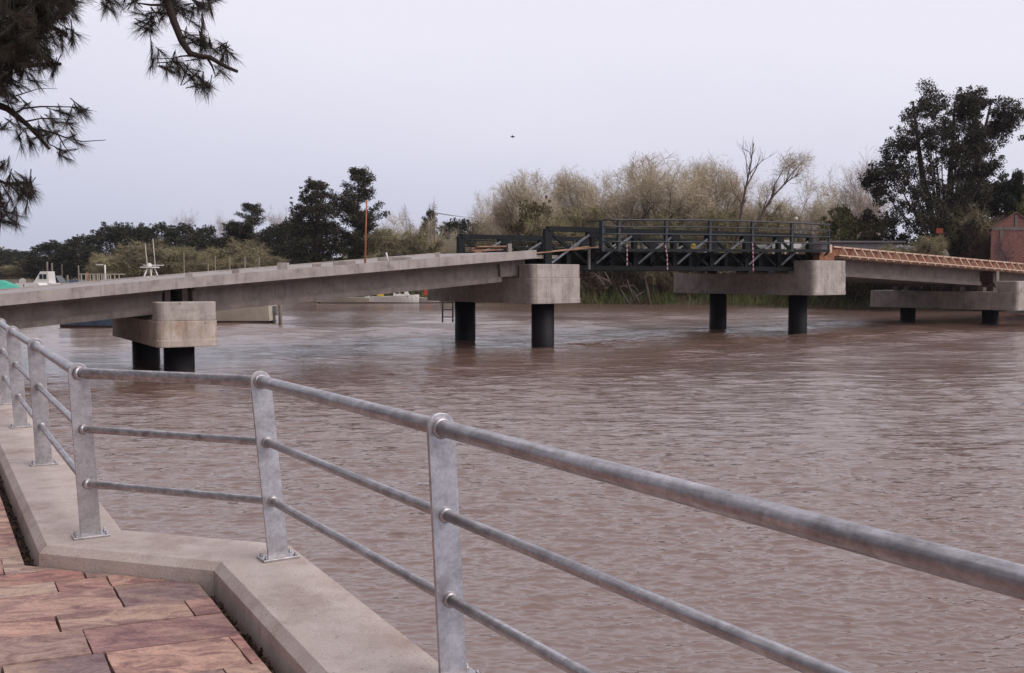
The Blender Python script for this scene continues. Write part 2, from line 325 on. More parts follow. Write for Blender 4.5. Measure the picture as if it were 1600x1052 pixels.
# ------------------------------------------------------------ water
def water_mat():
    m = bpy.data.materials.new('muddy_water'); m.use_nodes = True; t = m.node_tree; b = t.nodes['Principled BSDF']
    b.inputs['IOR'].default_value = 1.72
    co = N(t, 'ShaderNodeTexCoord')
    n = N(t, 'ShaderNodeTexNoise', i_Scale=.06, i_Detail=3.0); t.links.new(co.outputs['Object'], n.inputs['Vector'])
    x = N(t, 'ShaderNodeMixRGB'); x.inputs[1].default_value = (.178,.108,.083,1); x.inputs[2].default_value = (.212,.135,.109,1); t.links.new(n.outputs['Fac'], x.inputs[0]); t.links.new(x.outputs[0], b.inputs['Base Color'])
    at = N(t, 'ShaderNodeAttribute', attribute_name='chop'); t.links.new(at.outputs['Fac'], b.inputs['Roughness'])
    mp = N(t, 'ShaderNodeMapping'); mp.inputs['Scale'].default_value = (1.6, 3.6, 1); mp.inputs['Rotation'].default_value = (0, 0, .12); t.links.new(co.outputs['Object'], mp.inputs[0])
    n2 = N(t, 'ShaderNodeTexNoise', i_Scale=4.5, i_Detail=4.0, i_Roughness=.6, i_Distortion=.3); t.links.new(mp.outputs[0], n2.inputs['Vector'])
    bp = N(t, 'ShaderNodeBump', i_Strength=1.0, i_Distance=.003); t.links.new(n2.outputs['Fac'], bp.inputs['Height'])
    # longer chop, felt where the sheet is too coarse to carry it
    mq = N(t, 'ShaderNodeMapping'); mq.inputs['Scale'].default_value = (.5, 1.5, 1); t.links.new(co.outputs['Object'], mq.inputs[0])
    n3 = N(t, 'ShaderNodeTexNoise', i_Scale=1.6, i_Detail=3.0, i_Roughness=.6, i_Distortion=.5); t.links.new(mq.outputs[0], n3.inputs['Vector'])
    hm = N(t, 'ShaderNodeMath', operation='MULTIPLY'); t.links.new(n3.outputs['Fac'], hm.inputs[0]); a2 = N(t, 'ShaderNodeAttribute', attribute_name='far'); t.links.new(a2.outputs['Fac'], hm.inputs[1])
    b2 = N(t, 'ShaderNodeBump', i_Strength=1.0, i_Distance=.12); t.links.new(hm.outputs[0], b2.inputs['Height']); t.links.new(bp.outputs[0], b2.inputs['Normal']); t.links.new(b2.outputs[0], b.inputs['Normal'])
    return m
M['water'] = water_mat()
def make_water():
    ypx = np.linspace(470, 4, 900); r = 1024*EYE/ypx
    r = np.concatenate([[2, 5, 7], r, [1000, 1150]])
    tn = np.concatenate([np.linspace(-4, -.8, 24)[:-1], np.linspace(-.78, .78, 1000), np.linspace(.8, 4, 24)[1:]])
    dr = np.gradient(r)
    Y = np.repeat(r[:, None], len(tn), 1); X = Y*tn[None, :]
    rng = np.random.RandomState(5)
    Z = np.zeros_like(X); DX = np.zeros_like(X); DY = np.zeros_like(X)
    # wind patches: the ripples are stronger in some bands of the river than in others
    patch = np.zeros_like(X)
    for i in range(10):
        lam = rng.uniform(7, 40); a = rng.uniform(0, math.pi); patch += np.sin(2*math.pi*(X*math.cos(a)*.6+Y*math.sin(a))/lam+rng.uniform(0, 6.28))
    patch = np.clip(.9+patch*.17, .4, 1.25)
    nW = 130; rms = .155; var = np.zeros(len(r))
    for i in range(nW):
        lam = .10*(24.0**(rng.rand()**1.05)); a = math.pi/2+rng.normal(0, .30)+.06
        k = 2*math.pi/lam; ph = rng.uniform(0, 6.28)
        slope = rms*math.sqrt(2/nW)*1.45*(.35/lam)**.32
        att = np.clip((lam/dr-2.2)/2.5, 0, 1)
        if lam > .4: att = att*(.38+.62*np.clip((r-16)/18, 0, 1))      # close to the quay only the short ripples reach
        var += slope**2/2*(1-att**2)
        att = att[:, None]
        ca, sa = math.cos(a), math.sin(a)
        # crests wander and are short
        wob = 1.1*np.sin(X*(1.1/lam)*rng.uniform(.35, .8)+rng.uniform(0, 6))+.9*np.sin((X*.5+Y*.6)*(.9/lam)*rng.uniform(.3, .8)+rng.uniform(0, 6))
        env = .5+.5*np.sin((X*sa-Y*ca)*k*rng.uniform(.12, .3)+rng.uniform(0, 6)+wob*.6)
        th = k*(X*ca+Y*sa)+ph+wob
        A = att*slope/k*(.35+1.3*env)
        Z += A*np.sin(th); cs_ = A*np.cos(th); DX += cs_*ca; DY += cs_*sa
    # out in the open river, beyond the shelter of the quay, the chop is longer
    open_ = np.clip((r-34)/34, 0, 1)[:, None]
    for i in range(46):
        lam = 1.5*(4.2**rng.rand()); a = math.pi/2+rng.normal(0, .42); k = 2*math.pi/lam; ph = rng.uniform(0, 6.28)
        att = np.clip((lam/dr-2.0)/2.0, 0, 1)[:, None]*open_; ca, sa = math.cos(a), math.sin(a)
        wob = 1.2*np.sin(X*(1.1/lam)*rng.uniform(.3, .7)+rng.uniform(0, 6))+.9*np.sin((X*.5+Y*.6)*(.9/lam)*rng.uniform(.3, .7)+rng.uniform(0, 6))
        th = k*(X*ca+Y*sa)+ph+wob; A = att*.15*math.sqrt(2/46)/k
        Z += A*np.sin(th); cs_ = A*np.cos(th); DX += cs_*ca*.5; DY += cs_*sa*.5
    Z *= patch
    # choppy water: crests are drawn together and lean towards the quay
    V = np.stack([X+DX*patch*.75, Y+DY*patch*.75, Z], -1).reshape(-1, 3)
    nr, nc = X.shape
    i = np.arange(nr-1)[:, None]*nc+np.arange(nc-1)[None, :]
    F = np.stack([i, i+1, i+nc+1, i+nc], -1).reshape(-1, 4)
    me = np_mesh('water', V, F, M['water'], True)
    # ripples too fine for the sheet become surface roughness
    vf = np.clip(var[:, None]/var.max(), 0, 1)*np.ones_like(X); rough = .045+.09*vf; far = vf*patch
    af = me.attributes.new('far', 'FLOAT', 'POINT'); af.data.foreach_set('value', far.astype(np.float32).ravel())
    at = me.attributes.new('chop', 'FLOAT', 'POINT'); at.data.foreach_set('value', rough.astype(np.float32).ravel())
    o = link('water', me); tag(o, kind='structure')
make_water()

# ------------------------------------------------------------ land on the far side
shore = [(300,-160),(210,-20),(140,48),(92,84),(56,102),(39.8,117),(31.2,124),(20.6,131),(8.5,135),(-4.4,140),(-18,146),(-36,165),(-59,190),(-87,215),(-130,265),(-200,340),(-330,440),(-520,560)]
def dense(pts, step):
    out = []
    for a, b in zip(pts[:-1], pts[1:]):
        n = max(1, min(40, int(math.dist(a, b)/step)))
        for i in range(n): out.append((a[0]+(b[0]-a[0])*i/n, a[1]+(b[1]-a[1])*i/n))
    return out+[pts[-1]]
def make_bank():
    rnd = random.Random(3); sp = dense(shore, 3.0); secs = []
    offs = [(-2.5,-.8),(0,-.05),(.8,.35),(2.2,1.0),(5,1.7),(12,2.3),(30,3.0),(80,3.4),(300,4),(620,5)]
    rows = []
    for i, p in enumerate(sp):
        a = Vector(sp[max(0, i-3)]); b = Vector(sp[min(len(sp)-1, i+3)]); t = (b-a).normalized(); n = Vector((t.y, -t.x))
        if n.dot(Vector((0.3, 1))) < 0: n = -n
        j = rnd.uniform(-.6, .6) if 10 < p[1] < 260 else 0
        high = 1.0+1.1*max(0, min(1, (p[0]-20)/30))
        rows.append([(p[0]+n.x*(o+j), p[1]+n.y*(o+j), z*(high if o > 4 else 1)+rnd.uniform(-.12, .12)*(o > 1)*(o < 50)) for o, z in offs])
    V = np.array(rows).reshape(-1, 3); nr, nc = len(rows), len(offs)
    i = np.arange(nr-1)[:, None]*nc+np.arange(nc-1)[None, :]
    F = np.stack([i, i+nc, i+nc+1, i+1], -1).reshape(-1, 4)
    o = link('riverbank', np_mesh('riverbank', V, F, M['ground'], True)); tag(o, kind='structure')
make_bank()
def shore_d(x):
    for a, b in zip(shore[:-1], shore[1:]):
        if b[0] <= x <= a[0]: return a[1]+(b[1]-a[1])*(x-a[0])/(b[0]-a[0])
    return 500

# ------------------------------------------------------------ near quay: ground, coping, paving
ZT = 2.15; ZP = 2.035
d1 = Vector((-.4985, .8669)); d3 = Vector((.484, -.875))
I1 = Vector((-2.79, 5.955)); I2 = Vector((-1.655, 5.60))
def off(p, d, k): return Vector((p.x+d.x*k, p.y+d.y*k))
def isect(p, d, q, e):
    den = d.x*e.y-d.y*e.x; t = ((q.x-p.x)*e.y-(q.y-p.y)*e.x)/den; return Vector((p.x+d.x*t, p.y+d.y*t))
d2 = (I2-I1).normalized()
def line_set(k):
    """quay line moved k metres out towards the water: far-left, corner, corner, near-right"""
    n1 = Vector((d1.y, -d1.x)); n2 = Vector((-d2.y, d2.x)); n3 = Vector((-d3.y, d3.x))
    a, b, c = I1+n1*k, I1+n2*k, I2+n3*k
    A = isect(a, d1, b, d2); B = isect(b, d2, c, d3)
    return [A+d1*70, A, B, B+d3*30]
outer = line_set(.50)
mb = MB()
# coping cross-section: (offset, height) lofted along the line
prof = [(.50,-1.2),(.50,ZT-.02),(.48,ZT),(.045,ZT),(.0,ZT-.04),(-.004,ZT-.16),(-.004,-1.2)]
ls = [line_set(k) for k, z in prof]
def subdiv(line):
    out = []
    for a, b in zip(line[:-1], line[1:]):
        n = max(1, min(60, int((b-a).length/.5)))
        for i in range(n): out.append(a+(b-a)*(i/n))
    return out+[line[-1]]
ls = [[l[0], l[1], l[2], l[3]] for l in ls]
secs = [[Vector((ls[j][i].x, ls[j][i].y, prof[j][1])) for j in range(len(prof))] for i in range(4)]
mb.loft(secs)
quay = mb.build('quay_wall', M['coping']); tag(quay, 'pale concrete quay kerb with a step in its line, carrying the galvanised railing', 'quay wall')
# soil under everything on this side
inn = line_set(0.0)
mb = MB(); mb.prism([tuple(inn[0]), tuple(inn[1]), tuple(inn[2]), tuple(inn[3]), (40,-60), (-400,-300), (-500,300), (inn[0].x-60, inn[0].y+30)], -1.2, 1.955)
gr = mb.build('ground', M['dirt']); tag(gr, kind='structure')
# individual stones
def clip(poly, p, n):
    """keep the part of poly where (v-p).n <= 0"""
    out = []
    for i in range(len(poly)):
        a, b = poly[i], poly[(i+1) % len(poly)]
        da, db = (a-p).dot(n), (b-p).dot(n)
        if da <= 0: out.append(a)
        if (da < 0 < db) or (db < 0 < da): out.append(a+(b-a)*(da/(da-db)))
    return out
def make_paving():
    rnd = random.Random(11)
    ang = math.radians(22.3); ux = Vector((math.cos(ang), math.sin(ang))); uy = Vector((math.sin(ang), -math.cos(ang)))
    sk = Vector((math.cos(math.radians(-60.5)), math.sin(math.radians(-60.5))))   # the cross joints run a little askew
    sk = sk/abs(sk.dot(uy))
    org = Vector((-2.724, 5.355))
    n1 = Vector((d1.y, -d1.x)); n2 = Vector((-d2.y, d2.x)); n3 = Vector((-d3.y, d3.x))
    gap = .075
    hs = {0: .42, 1: .27, 2: .36, 3: .40, 4: .30, 5: .42, -1: .22, -2: .25, -3: .38, -4: .3}
    V = []; F = []; att = []
    rows = []; y = 0
    for k in range(0, 16): h = hs.get(k, rnd.choice([.28,.36,.42])); rows.append((y, h)); y += h
    y = 0
    for k in range(-1, -40, -1): h = hs.get(k, rnd.choice([.28,.36,.42])); y -= h; rows.append((y, h))
    J = .0045
    for ri, (y0, h) in enumerate(rows):
        x = -14.0+rnd.uniform(0, .5)
        while x < 8:
            wd = rnd.choice([.27,.36,.42,.5,.62,.78]) if h < .4 else rnd.choice([.42,.55,.75])
            b0, b1 = y0+J, y0+h-J
            def pt(xx, yy): return org+ux*xx+sk*yy+Vector((rnd.uniform(-.003,.003), rnd.uniform(-.003,.003)))
            base = [pt(x+J, b0), pt(x+wd-J, b0), pt(x+wd-J, b1), pt(x+J, b1)]
            # ragged long edges
            poly = []
            for i in range(4):
                a, b = base[i], base[(i+1) % 4]; m_ = max(2, int((b-a).length/.09)); nn = Vector((-(b-a).y, (b-a).x)).normalized()
                for q in range(m_): poly.append(a+(b-a)*(q/m_)+nn*(rnd.uniform(-.0035,.0035) if q else 0))
            x += wd
            c = sum(poly, Vector((0,0)))/len(poly)
            if c.y < -4 or c.y > 26: continue
            tone = rnd.random(); dz = rnd.uniform(-.003, .003)
            pa = clip(poly, I1-n1*gap, n1)
            pb = clip(clip(clip(poly, I1-n1*gap, -n1), I1-n2*.012, n2) if True else poly, I2-n3*gap, n3)
            for pl in (pa, pb):
                if len(pl) < 3: continue
                ar = abs(sum(pl[i].x*pl[(i+1)%len(pl)].y-pl[(i+1)%len(pl)].x*pl[i].y for i in range(len(pl))))/2
                if ar < .002: continue
                if sum(pl[i].x*pl[(i+1)%len(pl)].y-pl[(i+1)%len(pl)].x*pl[i].y for i in range(len(pl))) < 0: pl = pl[::-1]
                n = len(pl); s = len(V)
                V += [(p.x, p.y, ZP+dz) for p in pl]+[(p.x, p.y, 1.90) for p in pl]
                F.append([s+i for i in range(n)]); att.append(tone)
                for i in range(n): F.append([s+i, s+n+i, s+n+(i+1)%n, s+(i+1)%n]); att.append(tone)
    me = bpy.data.meshes.new('pavement'); me.from_pydata(V, [], F)
    a = me.attributes.new('tone', 'FLOAT', 'FACE'); a.data.foreach_set('value', att)
    m = bpy.data.materials.new('stone_paving'); m.use_nodes = True; t = m.node_tree; b = t.nodes['Principled BSDF']; b.inputs['Roughness'].default_value = .92; b.inputs['Specular IOR Level'].default_value = .3
    at = N(t, 'ShaderNodeAttribute', attribute_name='tone')
    r = N(t, 'ShaderNodeValToRGB'); r.color_ramp.interpolation = 'LINEAR'; E = r.color_ramp.elements
    cs = [(0,(0.310,0.144,0.115)),(.2,(0.529,0.287,0.207)),(.38,(0.391,0.190,0.155)),(.52,(0.196,0.132,0.144)),(.66,(0.575,0.356,0.241)),(.82,(0.414,0.178,0.138)),(1,(0.460,0.345,0.270))]
    E[0].position = 0; E[0].color = cs[0][1]+(1,); E[1].position = 1; E[1].color = cs[-1][1]+(1,)
    for p_, c_ in cs[1:-1]: q = E.new(p_); q.color = c_+(1,)
    t.links.new(at.outputs['Fac'], r.inputs[0])
    co = N(t, 'ShaderNodeTexCoord'); mp = N(t, 'ShaderNodeMapping'); mp.inputs['Rotation'].default_value = (0,0,-math.radians(30)); mp.inputs['Scale'].default_value = (1.2, 2.4, 1); t.links.new(co.outputs['Object'], mp.inputs[0])
    # every stone takes its own slice of the veining
    sh = N(t, 'ShaderNodeMath', operation='MULTIPLY'); sh.inputs[1].default_value = 37; t.links.new(at.outputs['Fac'], sh.inputs[0])
    cb = N(t, 'ShaderNodeCombineXYZ'); t.links.new(sh.outputs[0], cb.inputs[2]); va = N(t, 'ShaderNodeVectorMath', operation='ADD'); t.links.new(mp.outputs[0], va.inputs[0]); t.links.new(cb.outputs[0], va.inputs[1])
    n = N(t, 'ShaderNodeTexNoise', i_Scale=3.4, i_Detail=8.0, i_Roughness=.68, i_Distortion=1.0); t.links.new(va.outputs[0], n.inputs['Vector'])
    r2 = N(t, 'ShaderNodeMapRange'); r2.inputs[1].default_value = .42; r2.inputs[2].default_value = .60; t.links.new(n.outputs['Fac'], r2.inputs[0])
    x = N(t, 'ShaderNodeMixRGB'); x.inputs[2].default_value = (.135,.060,.070,1); t.links.new(r.outputs[0], x.inputs[1])
    mu = N(t, 'ShaderNodeMath', operation='MULTIPLY'); mu.inputs[1].default_value = .75; t.links.new(r2.outputs[0], mu.inputs[0]); t.links.new(mu.outputs[0], x.inputs[0])
    n5 = N(t, 'ShaderNodeTexNoise', i_Scale=2.0, i_Detail=6.0, i_Roughness=.6, i_Distortion=.6); m5 = N(t, 'ShaderNodeVectorMath', operation='ADD'); m5.inputs[1].default_value = (5,5,5); t.links.new(va.outputs[0], m5.inputs[0]); t.links.new(m5.outputs[0], n5.inputs['Vector'])
    r5 = N(t, 'ShaderNodeMapRange'); r5.inputs[1].default_value = .5; r5.inputs[2].default_value = .7; r5.inputs[4].default_value = .6; t.links.new(n5.outputs['Fac'], r5.inputs[0])
    x5 = N(t, 'ShaderNodeMixRGB'); x5.inputs[2].default_value = (.50,.32,.20,1); t.links.new(x.outputs[0], x5.inputs[1]); t.links.new(r5.outputs[0], x5.inputs[0])
    ng = N(t, 'ShaderNodeTexNoise', i_Scale=55.0, i_Detail=5.0, i_Roughness=.8); t.links.new(co.outputs['Object'], ng.inputs['Vector'])
    rg = N(t, 'ShaderNodeMapRange'); rg.inputs[1].default_value = .3; rg.inputs[2].default_value = .7; rg.inputs[3].default_value = .72; rg.inputs[4].default_value = 1.22; t.links.new(ng.outputs['Fac'], rg.inputs[0])
    xg = N(t, 'ShaderNodeMixRGB', blend_type='MULTIPLY'); xg.inputs[0].default_value = 1; t.links.new(x5.outputs[0], xg.inputs[1]); t.links.new(rg.outputs[0], xg.inputs[2])
    hv = N(t, 'ShaderNodeHueSaturation', i_Saturation=.84, i_Value=1.3); t.links.new(xg.outputs[0], hv.inputs['Color'])
    t.links.new(hv.outputs[0], b.inputs['Base Color'])
    bp = N(t, 'ShaderNodeBump', i_Strength=1.0, i_Distance=.014); t.links.new(n.outputs['Fac'], bp.inputs['Height']); t.links.new(bp.outputs[0], b.inputs['Normal'])
    me.materials.append(m); me.update()
    o = link('pavement', me); tag(o, kind='structure')
    # mortar bed in the joints, short of the open gap along the kerb
make_paving()
# crumbs of soil and dead leaves lying in the gap along the kerb
def make_litter():
    rng = np.random.RandomState(8); n = 1500
    L = line_set(-.04); V = []; F = []
    segs = [(L[0]-d1*52, L[1], .75), (L[2], L[2]+d3*3.5, .25)]
    pts = []
    for i in range(n):
        a, b, p_ = segs[0] if rng.rand() < .65 else segs[1]
        q = a+(b-a)*rng.rand(); pts.append((q.x+rng.normal(0, .02), q.y+rng.normal(0, .02), 1.96+rng.uniform(0, .035)))
    C = np.array(pts); V, F = leaf_quads(C, rng.uniform(.006, .024, n), rng)
    o = link('leaf_litter', np_mesh('leaf_litter', V, F, material('litter', (.05,.03,.022), (.13,.08,.055), scale=30, rough=1, island=.5))); tag(o, kind='stuff')

# ------------------------------------------------------------ vegetation generators
def leaf_quads(C, s, rng):
    n = len(C); a = rng.normal(size=(n, 3)); a /= np.linalg.norm(a, axis=1)[:, None]
    b = np.cross(a, rng.normal(size=(n, 3))); b /= np.linalg.norm(b, axis=1)[:, None]
    s = np.broadcast_to(np.asarray(s), (n,))[:, None]
    V = np.stack([C-a*s, C-b*s*.55, C+a*s, C+b*s*.55], 1).reshape(-1, 3)
    F = np.arange(4*n).reshape(-1, 4); return V, F
def ribbons(B, D, L, droop, wd, rng):
    n = len(B); side = np.cross(D, rng.normal(size=(n, 3))); side /= np.linalg.norm(side, axis=1)[:, None]
    L = np.asarray(L)[:, None]; droop = np.asarray(droop)[:, None]; z = np.array([[0, 0, 1.0]])
    wd = np.broadcast_to(np.asarray(wd), (n,))[:, None]
    p1 = B+D*L*.5-z*droop*.25; p2 = B+D*L-z*droop
    V = np.stack([B-side*wd*.5, B+side*wd*.5, p1-side*wd*.4, p1+side*wd*.4, p2-side*wd*.15, p2+side*wd*.15], 1).reshape(-1, 3)
    i = np.arange(n)[:, None]*6
    F = np.concatenate([np.hstack([i, i+1, i+3, i+2]), np.hstack([i+2, i+3, i+5, i+4])], 0)
    return V, F
def merge(parts):
    V = []; F = []; o = 0
    for v, f in parts: V.append(v); F.append(f+o); o += len(v)
    return np.concatenate(V), np.concatenate(F)
def unit(v): return v/np.linalg.norm(v)
def tube_np(pts, rad, n=5):
    pts = np.asarray(pts); m = len(pts); d = np.gradient(pts, axis=0); d /= np.linalg.norm(d, axis=1)[:, None]
    ref = np.cross(d, [0.31, .17, .93]); ref /= np.linalg.norm(ref, axis=1)[:, None]; y = np.cross(d, ref)
    a = np.arange(n)*2*math.pi/n
    V = pts[:, None]+(ref[:, None]*np.cos(a)[None, :, None]+y[:, None]*np.sin(a)[None, :, None])*np.asarray(rad)[:, None, None]
    i = np.arange(m-1)[:, None]*n; k = np.arange(n)[None, :]; k2 = (k+1) % n
    F = np.stack([i+k, i+k2, i+n+k2, i+n+k], -1).reshape(-1, 4)
    return V.reshape(-1, 3), F
def grow_skeleton(seed, stems=4, levels=3, H=16, spread=.75, kids=(3, 4), r0=.28, up=.25, first=.1, lenf=.42):
    """returns limbs [(pts, rad, level)]"""
    rng = np.random.RandomState(seed); limbs = []
    def limb(p, d, L, r, lev):
        m = 5; pts = [np.array(p)]; d = unit(np.array(d))
        for i in range(m):
            d = unit(d+rng.normal(0, .13, 3)+np.array([0, 0, up*.35])*(1 if lev < levels else -.1)); pts.append(pts[-1]+d*L/m)
        rad = np.linspace(r, r*.42, m+1); limbs.append((np.array(pts), rad, lev))
        if lev < levels:
            nk = rng.randint(kids[0], kids[1]+1)
            for c in range(nk):
                t = rng.uniform(.35, 1) if c else 1.0; i = int(t*m); q = pts[i]
                az_ = rng.uniform(0, 6.28); out = np.array([math.cos(az_), math.sin(az_), rng.uniform(-.15, .5)])
                nd = unit(d*(1.0 if c else 1.6)+out*spread)
                limb(q, nd, L*rng.uniform(.58, .82), rad[i]*.68, lev+1)
    for s in range(stems):
        az_ = 6.28*s/stems+rng.uniform(-.5, .5); tilt = rng.uniform(.15, .75) if stems > 1 else .05
        limb((rng.uniform(-.15,.15), rng.uniform(-.15,.15), 0), (math.cos(az_)*tilt, math.sin(az_)*tilt, 1), H*lenf*rng.uniform(.8, 1.1), r0*rng.uniform(.6, 1), 0)
    return limbs, rng
def norm_fit(parts, W, H):
    A = parts[-1][0]; x0, x1 = np.percentile(A[:, 0], [1, 99]); y0, y1 = np.percentile(A[:, 1], [1, 99]); z1 = np.percentile(A[:, 2], 99.6)
    sxy = W/((x1-x0+y1-y0)/2); sz = H/z1; cx, cy = (x0+x1)/2*.6, (y0+y1)/2*.6
    out = []
    for v, f in parts:
        v = v.copy(); k = np.clip(v[:, 2:3]/z1*1.5, 0, 1); v[:, :2] = (v[:, :2]-np.array([[cx, cy]])*k)*sxy; v[:, 2] *= sz; out.append((v, f))
    return out
def twiggy(seed, W, H, tw, tl, ntw, width, droop, leafn=0, dome=0, **kw):
    limbs, rng = grow_skeleton(seed, H=H, **kw)
    lv = max(l[2] for l in limbs)
    trunk = merge([tube_np(p, r, 6 if l < 2 else 4) for p, r, l in limbs])
    B = []; D = []
    for p, r, l in limbs:
        if l < lv-1: continue
        n = ntw if l == lv else ntw//2
        t = rng.uniform(.1, 1, n)*(len(p)-1); i = np.minimum(t.astype(int), len(p)-2); q = p[i]+(p[i+1]-p[i])*(t-i)[:, None]
        ax = unit(p[-1]-p[0]); d = ax[None]*.8+rng.normal(0, .65, (n, 3))+np.array([[0, 0, .25]]); d /= np.linalg.norm(d, axis=1)[:, None]
        B.append(q); D.append(d)
    B = np.concatenate(B); D = np.concatenate(D); n = len(B)
    L = rng.uniform(.5, 1.3, n)*tl
    tw_ = ribbons(B, D, L, rng.uniform(.2, 1, n)*droop, width, rng)
    parts = [tw_]
    # finer side shoots
    k = rng.randint(0, n, n); f = rng.uniform(.3, 1, n); B2 = B[k]+D[k]*(L[k]*f)[:, None]-np.array([[0, 0, 1.]])*(droop*.5*f*f)[:, None]
    D2 = D[k]+rng.normal(0, .7, (n, 3)); D2 /= np.linalg.norm(D2, axis=1)[:, None]
    parts.append(ribbons(B2, D2, rng.uniform(.4, 1, n)*tl*.6, rng.uniform(.2, 1, n)*droop*.6, width*.7, rng))
    if leafn:
        k = rng.randint(0, n, leafn); f = rng.uniform(.2, 1.1, leafn)
        C = B[k]+D[k]*(L[k]*f)[:, None]+rng.normal(0, .12, (leafn, 3)); parts.append(leaf_quads(C, rng.uniform(.04, .1, leafn), rng))
    cr = merge(parts)
    if dome:
        # willows here have an even, domed outline: shoots that stray outside it are dropped
        t2, c2 = norm_fit([trunk, cr], W*1.28, H*1.12)
        def cull(VF, k):
            v, f = VF; c = v[f].mean(1); q = (c[:, 0]/(W/2))**2+(c[:, 1]/(W/2))**2+((c[:, 2]-H*.42)/(H*.58))**2
            return v, f[(q < 1+.10*np.sin(np.arctan2(c[:, 1], c[:, 0])*5)+np.random.RandomState(3).normal(0, .07, len(q))) | (c[:, 2] < H*.2)]
        return cull(t2, 4), cull(c2, 4)
    t2, c2 = norm_fit([trunk, cr], W, H)
    return t2, c2
def leafy(clumps, rng, per, size, squash=.8, shell=.45):
    C = []
    for (x, y, z, r) in clumps:
        n = int(per*r*r)+12; d = rng.normal(size=(n, 3)); d /= np.linalg.norm(d, axis=1)[:, None]
        rr = r*np.clip(rng.normal(.8, .28, n), .05, 1.35); q = d*rr[:, None]; q[:, 2] *= squash
        C.append(np.array([[x, y, z]])+q)
    C = np.concatenate(C); return leaf_quads(C, rng.uniform(.55, 1.25, len(C))*size, rng)
def dense_tree(seed, shape, W, H, base=.0, nclump=90, cr=(.5, 1.0), per=170, size=.17):
    rng = np.random.RandomState(seed); cl = []; limbs = []
    limbs.append(tube_np(np.array([[0, 0, 0], [.1, 0, H*.3], [-.1, .1, H*.6], [0, 0, H*.9]]), [H*.016+.06, H*.013+.04, H*.008+.03, .03], 7))
    ph = rng.uniform(0, 6.28, 6)
    if shape == 'cone':
        # whorls of uneven ascending branches: ragged outline with gaps
        nb = 64
        for i in range(nb):
            t = base+(1-base)*(i+rng.rand())/nb; z = t*H; a = rng.uniform(0, 6.28)
            L = W/2*(1-t)**.62*rng.uniform(.45, 1.15)*(1.0 if t > .25 else .8)+.5; rise = rng.uniform(.25, .7)
            n = max(2, int(L/.5))
            for k in range(n):
                f = (k+1)/n; r = rng.uniform(*cr)*(.62+.3*(1-f))
                cl.append((math.cos(a)*L*f, math.sin(a)*L*f, min(H-.2, z+L*f*rise), r))
            if i % 2 == 0: limbs.append(tube_np(np.array([[0, 0, z-.3], [math.cos(a)*L*.5, math.sin(a)*L*.5, z+L*.2], [math.cos(a)*L, math.sin(a)*L, z+L*rise]]), [.09, .06, .02], 4))
        for k in range(6): cl.append((rng.normal(0, .3), rng.normal(0, .3), H-rng.uniform(.1, 1.6), .45))
    else:
        for i in range(nclump):
            t = rng.rand()**.8
            z = H*(base+(1-base)*t)
            if shape == 'round': rad = math.sqrt(max(0, 1-max(0, (t-.5)/.5)**2.2))*(.88+.12*math.sin(ph[3]+9*t)); rad = max(rad, .08)
            else: rad = (1-.5*t)*(1 if t < .8 else math.sqrt(max(0, 1-((t-.8)/.2)**2)))*(.9+.12*math.sin(ph[0]+t*17)); rad = max(rad, .08)
            a = rng.uniform(0, 6.28); lk = .5 if shape == 'tall' else 1; lobes = 1+lk*(.16*math.sin(2*a+ph[1]+t*3)+.14*math.sin(3*a+ph[2]+t*5))
            q = rad*lobes*math.sqrt(rng.uniform(.15, 1)); r = rng.uniform(*cr)*(1.05-.25*t)
            x, y = math.cos(a)*q*W/2, math.sin(a)*q*W/2
            zz = min(z, H-r*.6)+rng.uniform(-.2, .35)
            cl.append((x, y, zz, r))
            # small knobs break the outline
            for k in range(2): cl.append((x+rng.normal(0, r*.8), y+rng.normal(0, r*.8), zz+abs(rng.normal(0, r*.7)), r*rng.uniform(.3, .5)))
            if i % 4 == 0:
                z2 = zz*rng.uniform(.5, .8); limbs.append(tube_np(np.array([[0, 0, z2*.6], [x*.5, y*.5, (z2+zz)/2+.2], [x, y, zz]]), [.10, .06, .025], 4))
    crown = leafy(cl, rng, per, size, squash=.85)
    t2, c2 = norm_fit([merge(limbs), crown], W, H)
    return t2, c2
VAR = {}
def variant(key, fn, tmat, cmat, W, H):
    tr, cr = fn
    VAR[key] = (np_mesh('trunk', tr[0], tr[1], M[tmat], True), np_mesh('crown', cr[0], cr[1], M[cmat]), W, H)
def tree(key, px, top, wpx, d, name, label, cat='tree', group=None, rot=None, gz=None, rnd=random.Random(77)):
    tm, cm, W, H = VAR[key]
    p = P(px, top, d); z0 = gz if gz is not None else (2.4 if d < 200 else 3.0)
    h = p.z-z0; wd = wpx*d/1600*(1.45 if key in ('d1', 'd2') else 1)
    o = bpy.data.objects.new(name, None); col.objects.link(o); o.location = (p.x, d, z0)
    o.rotation_euler = (0, 0, rnd.uniform(0, 6.28) if rot is None else rot); o.scale = (wd/W, wd/W, h/H)
    tag(o, label, cat, group)
    link('trunk', tm, o); link('crown', cm, o)
    return o
make_litter()

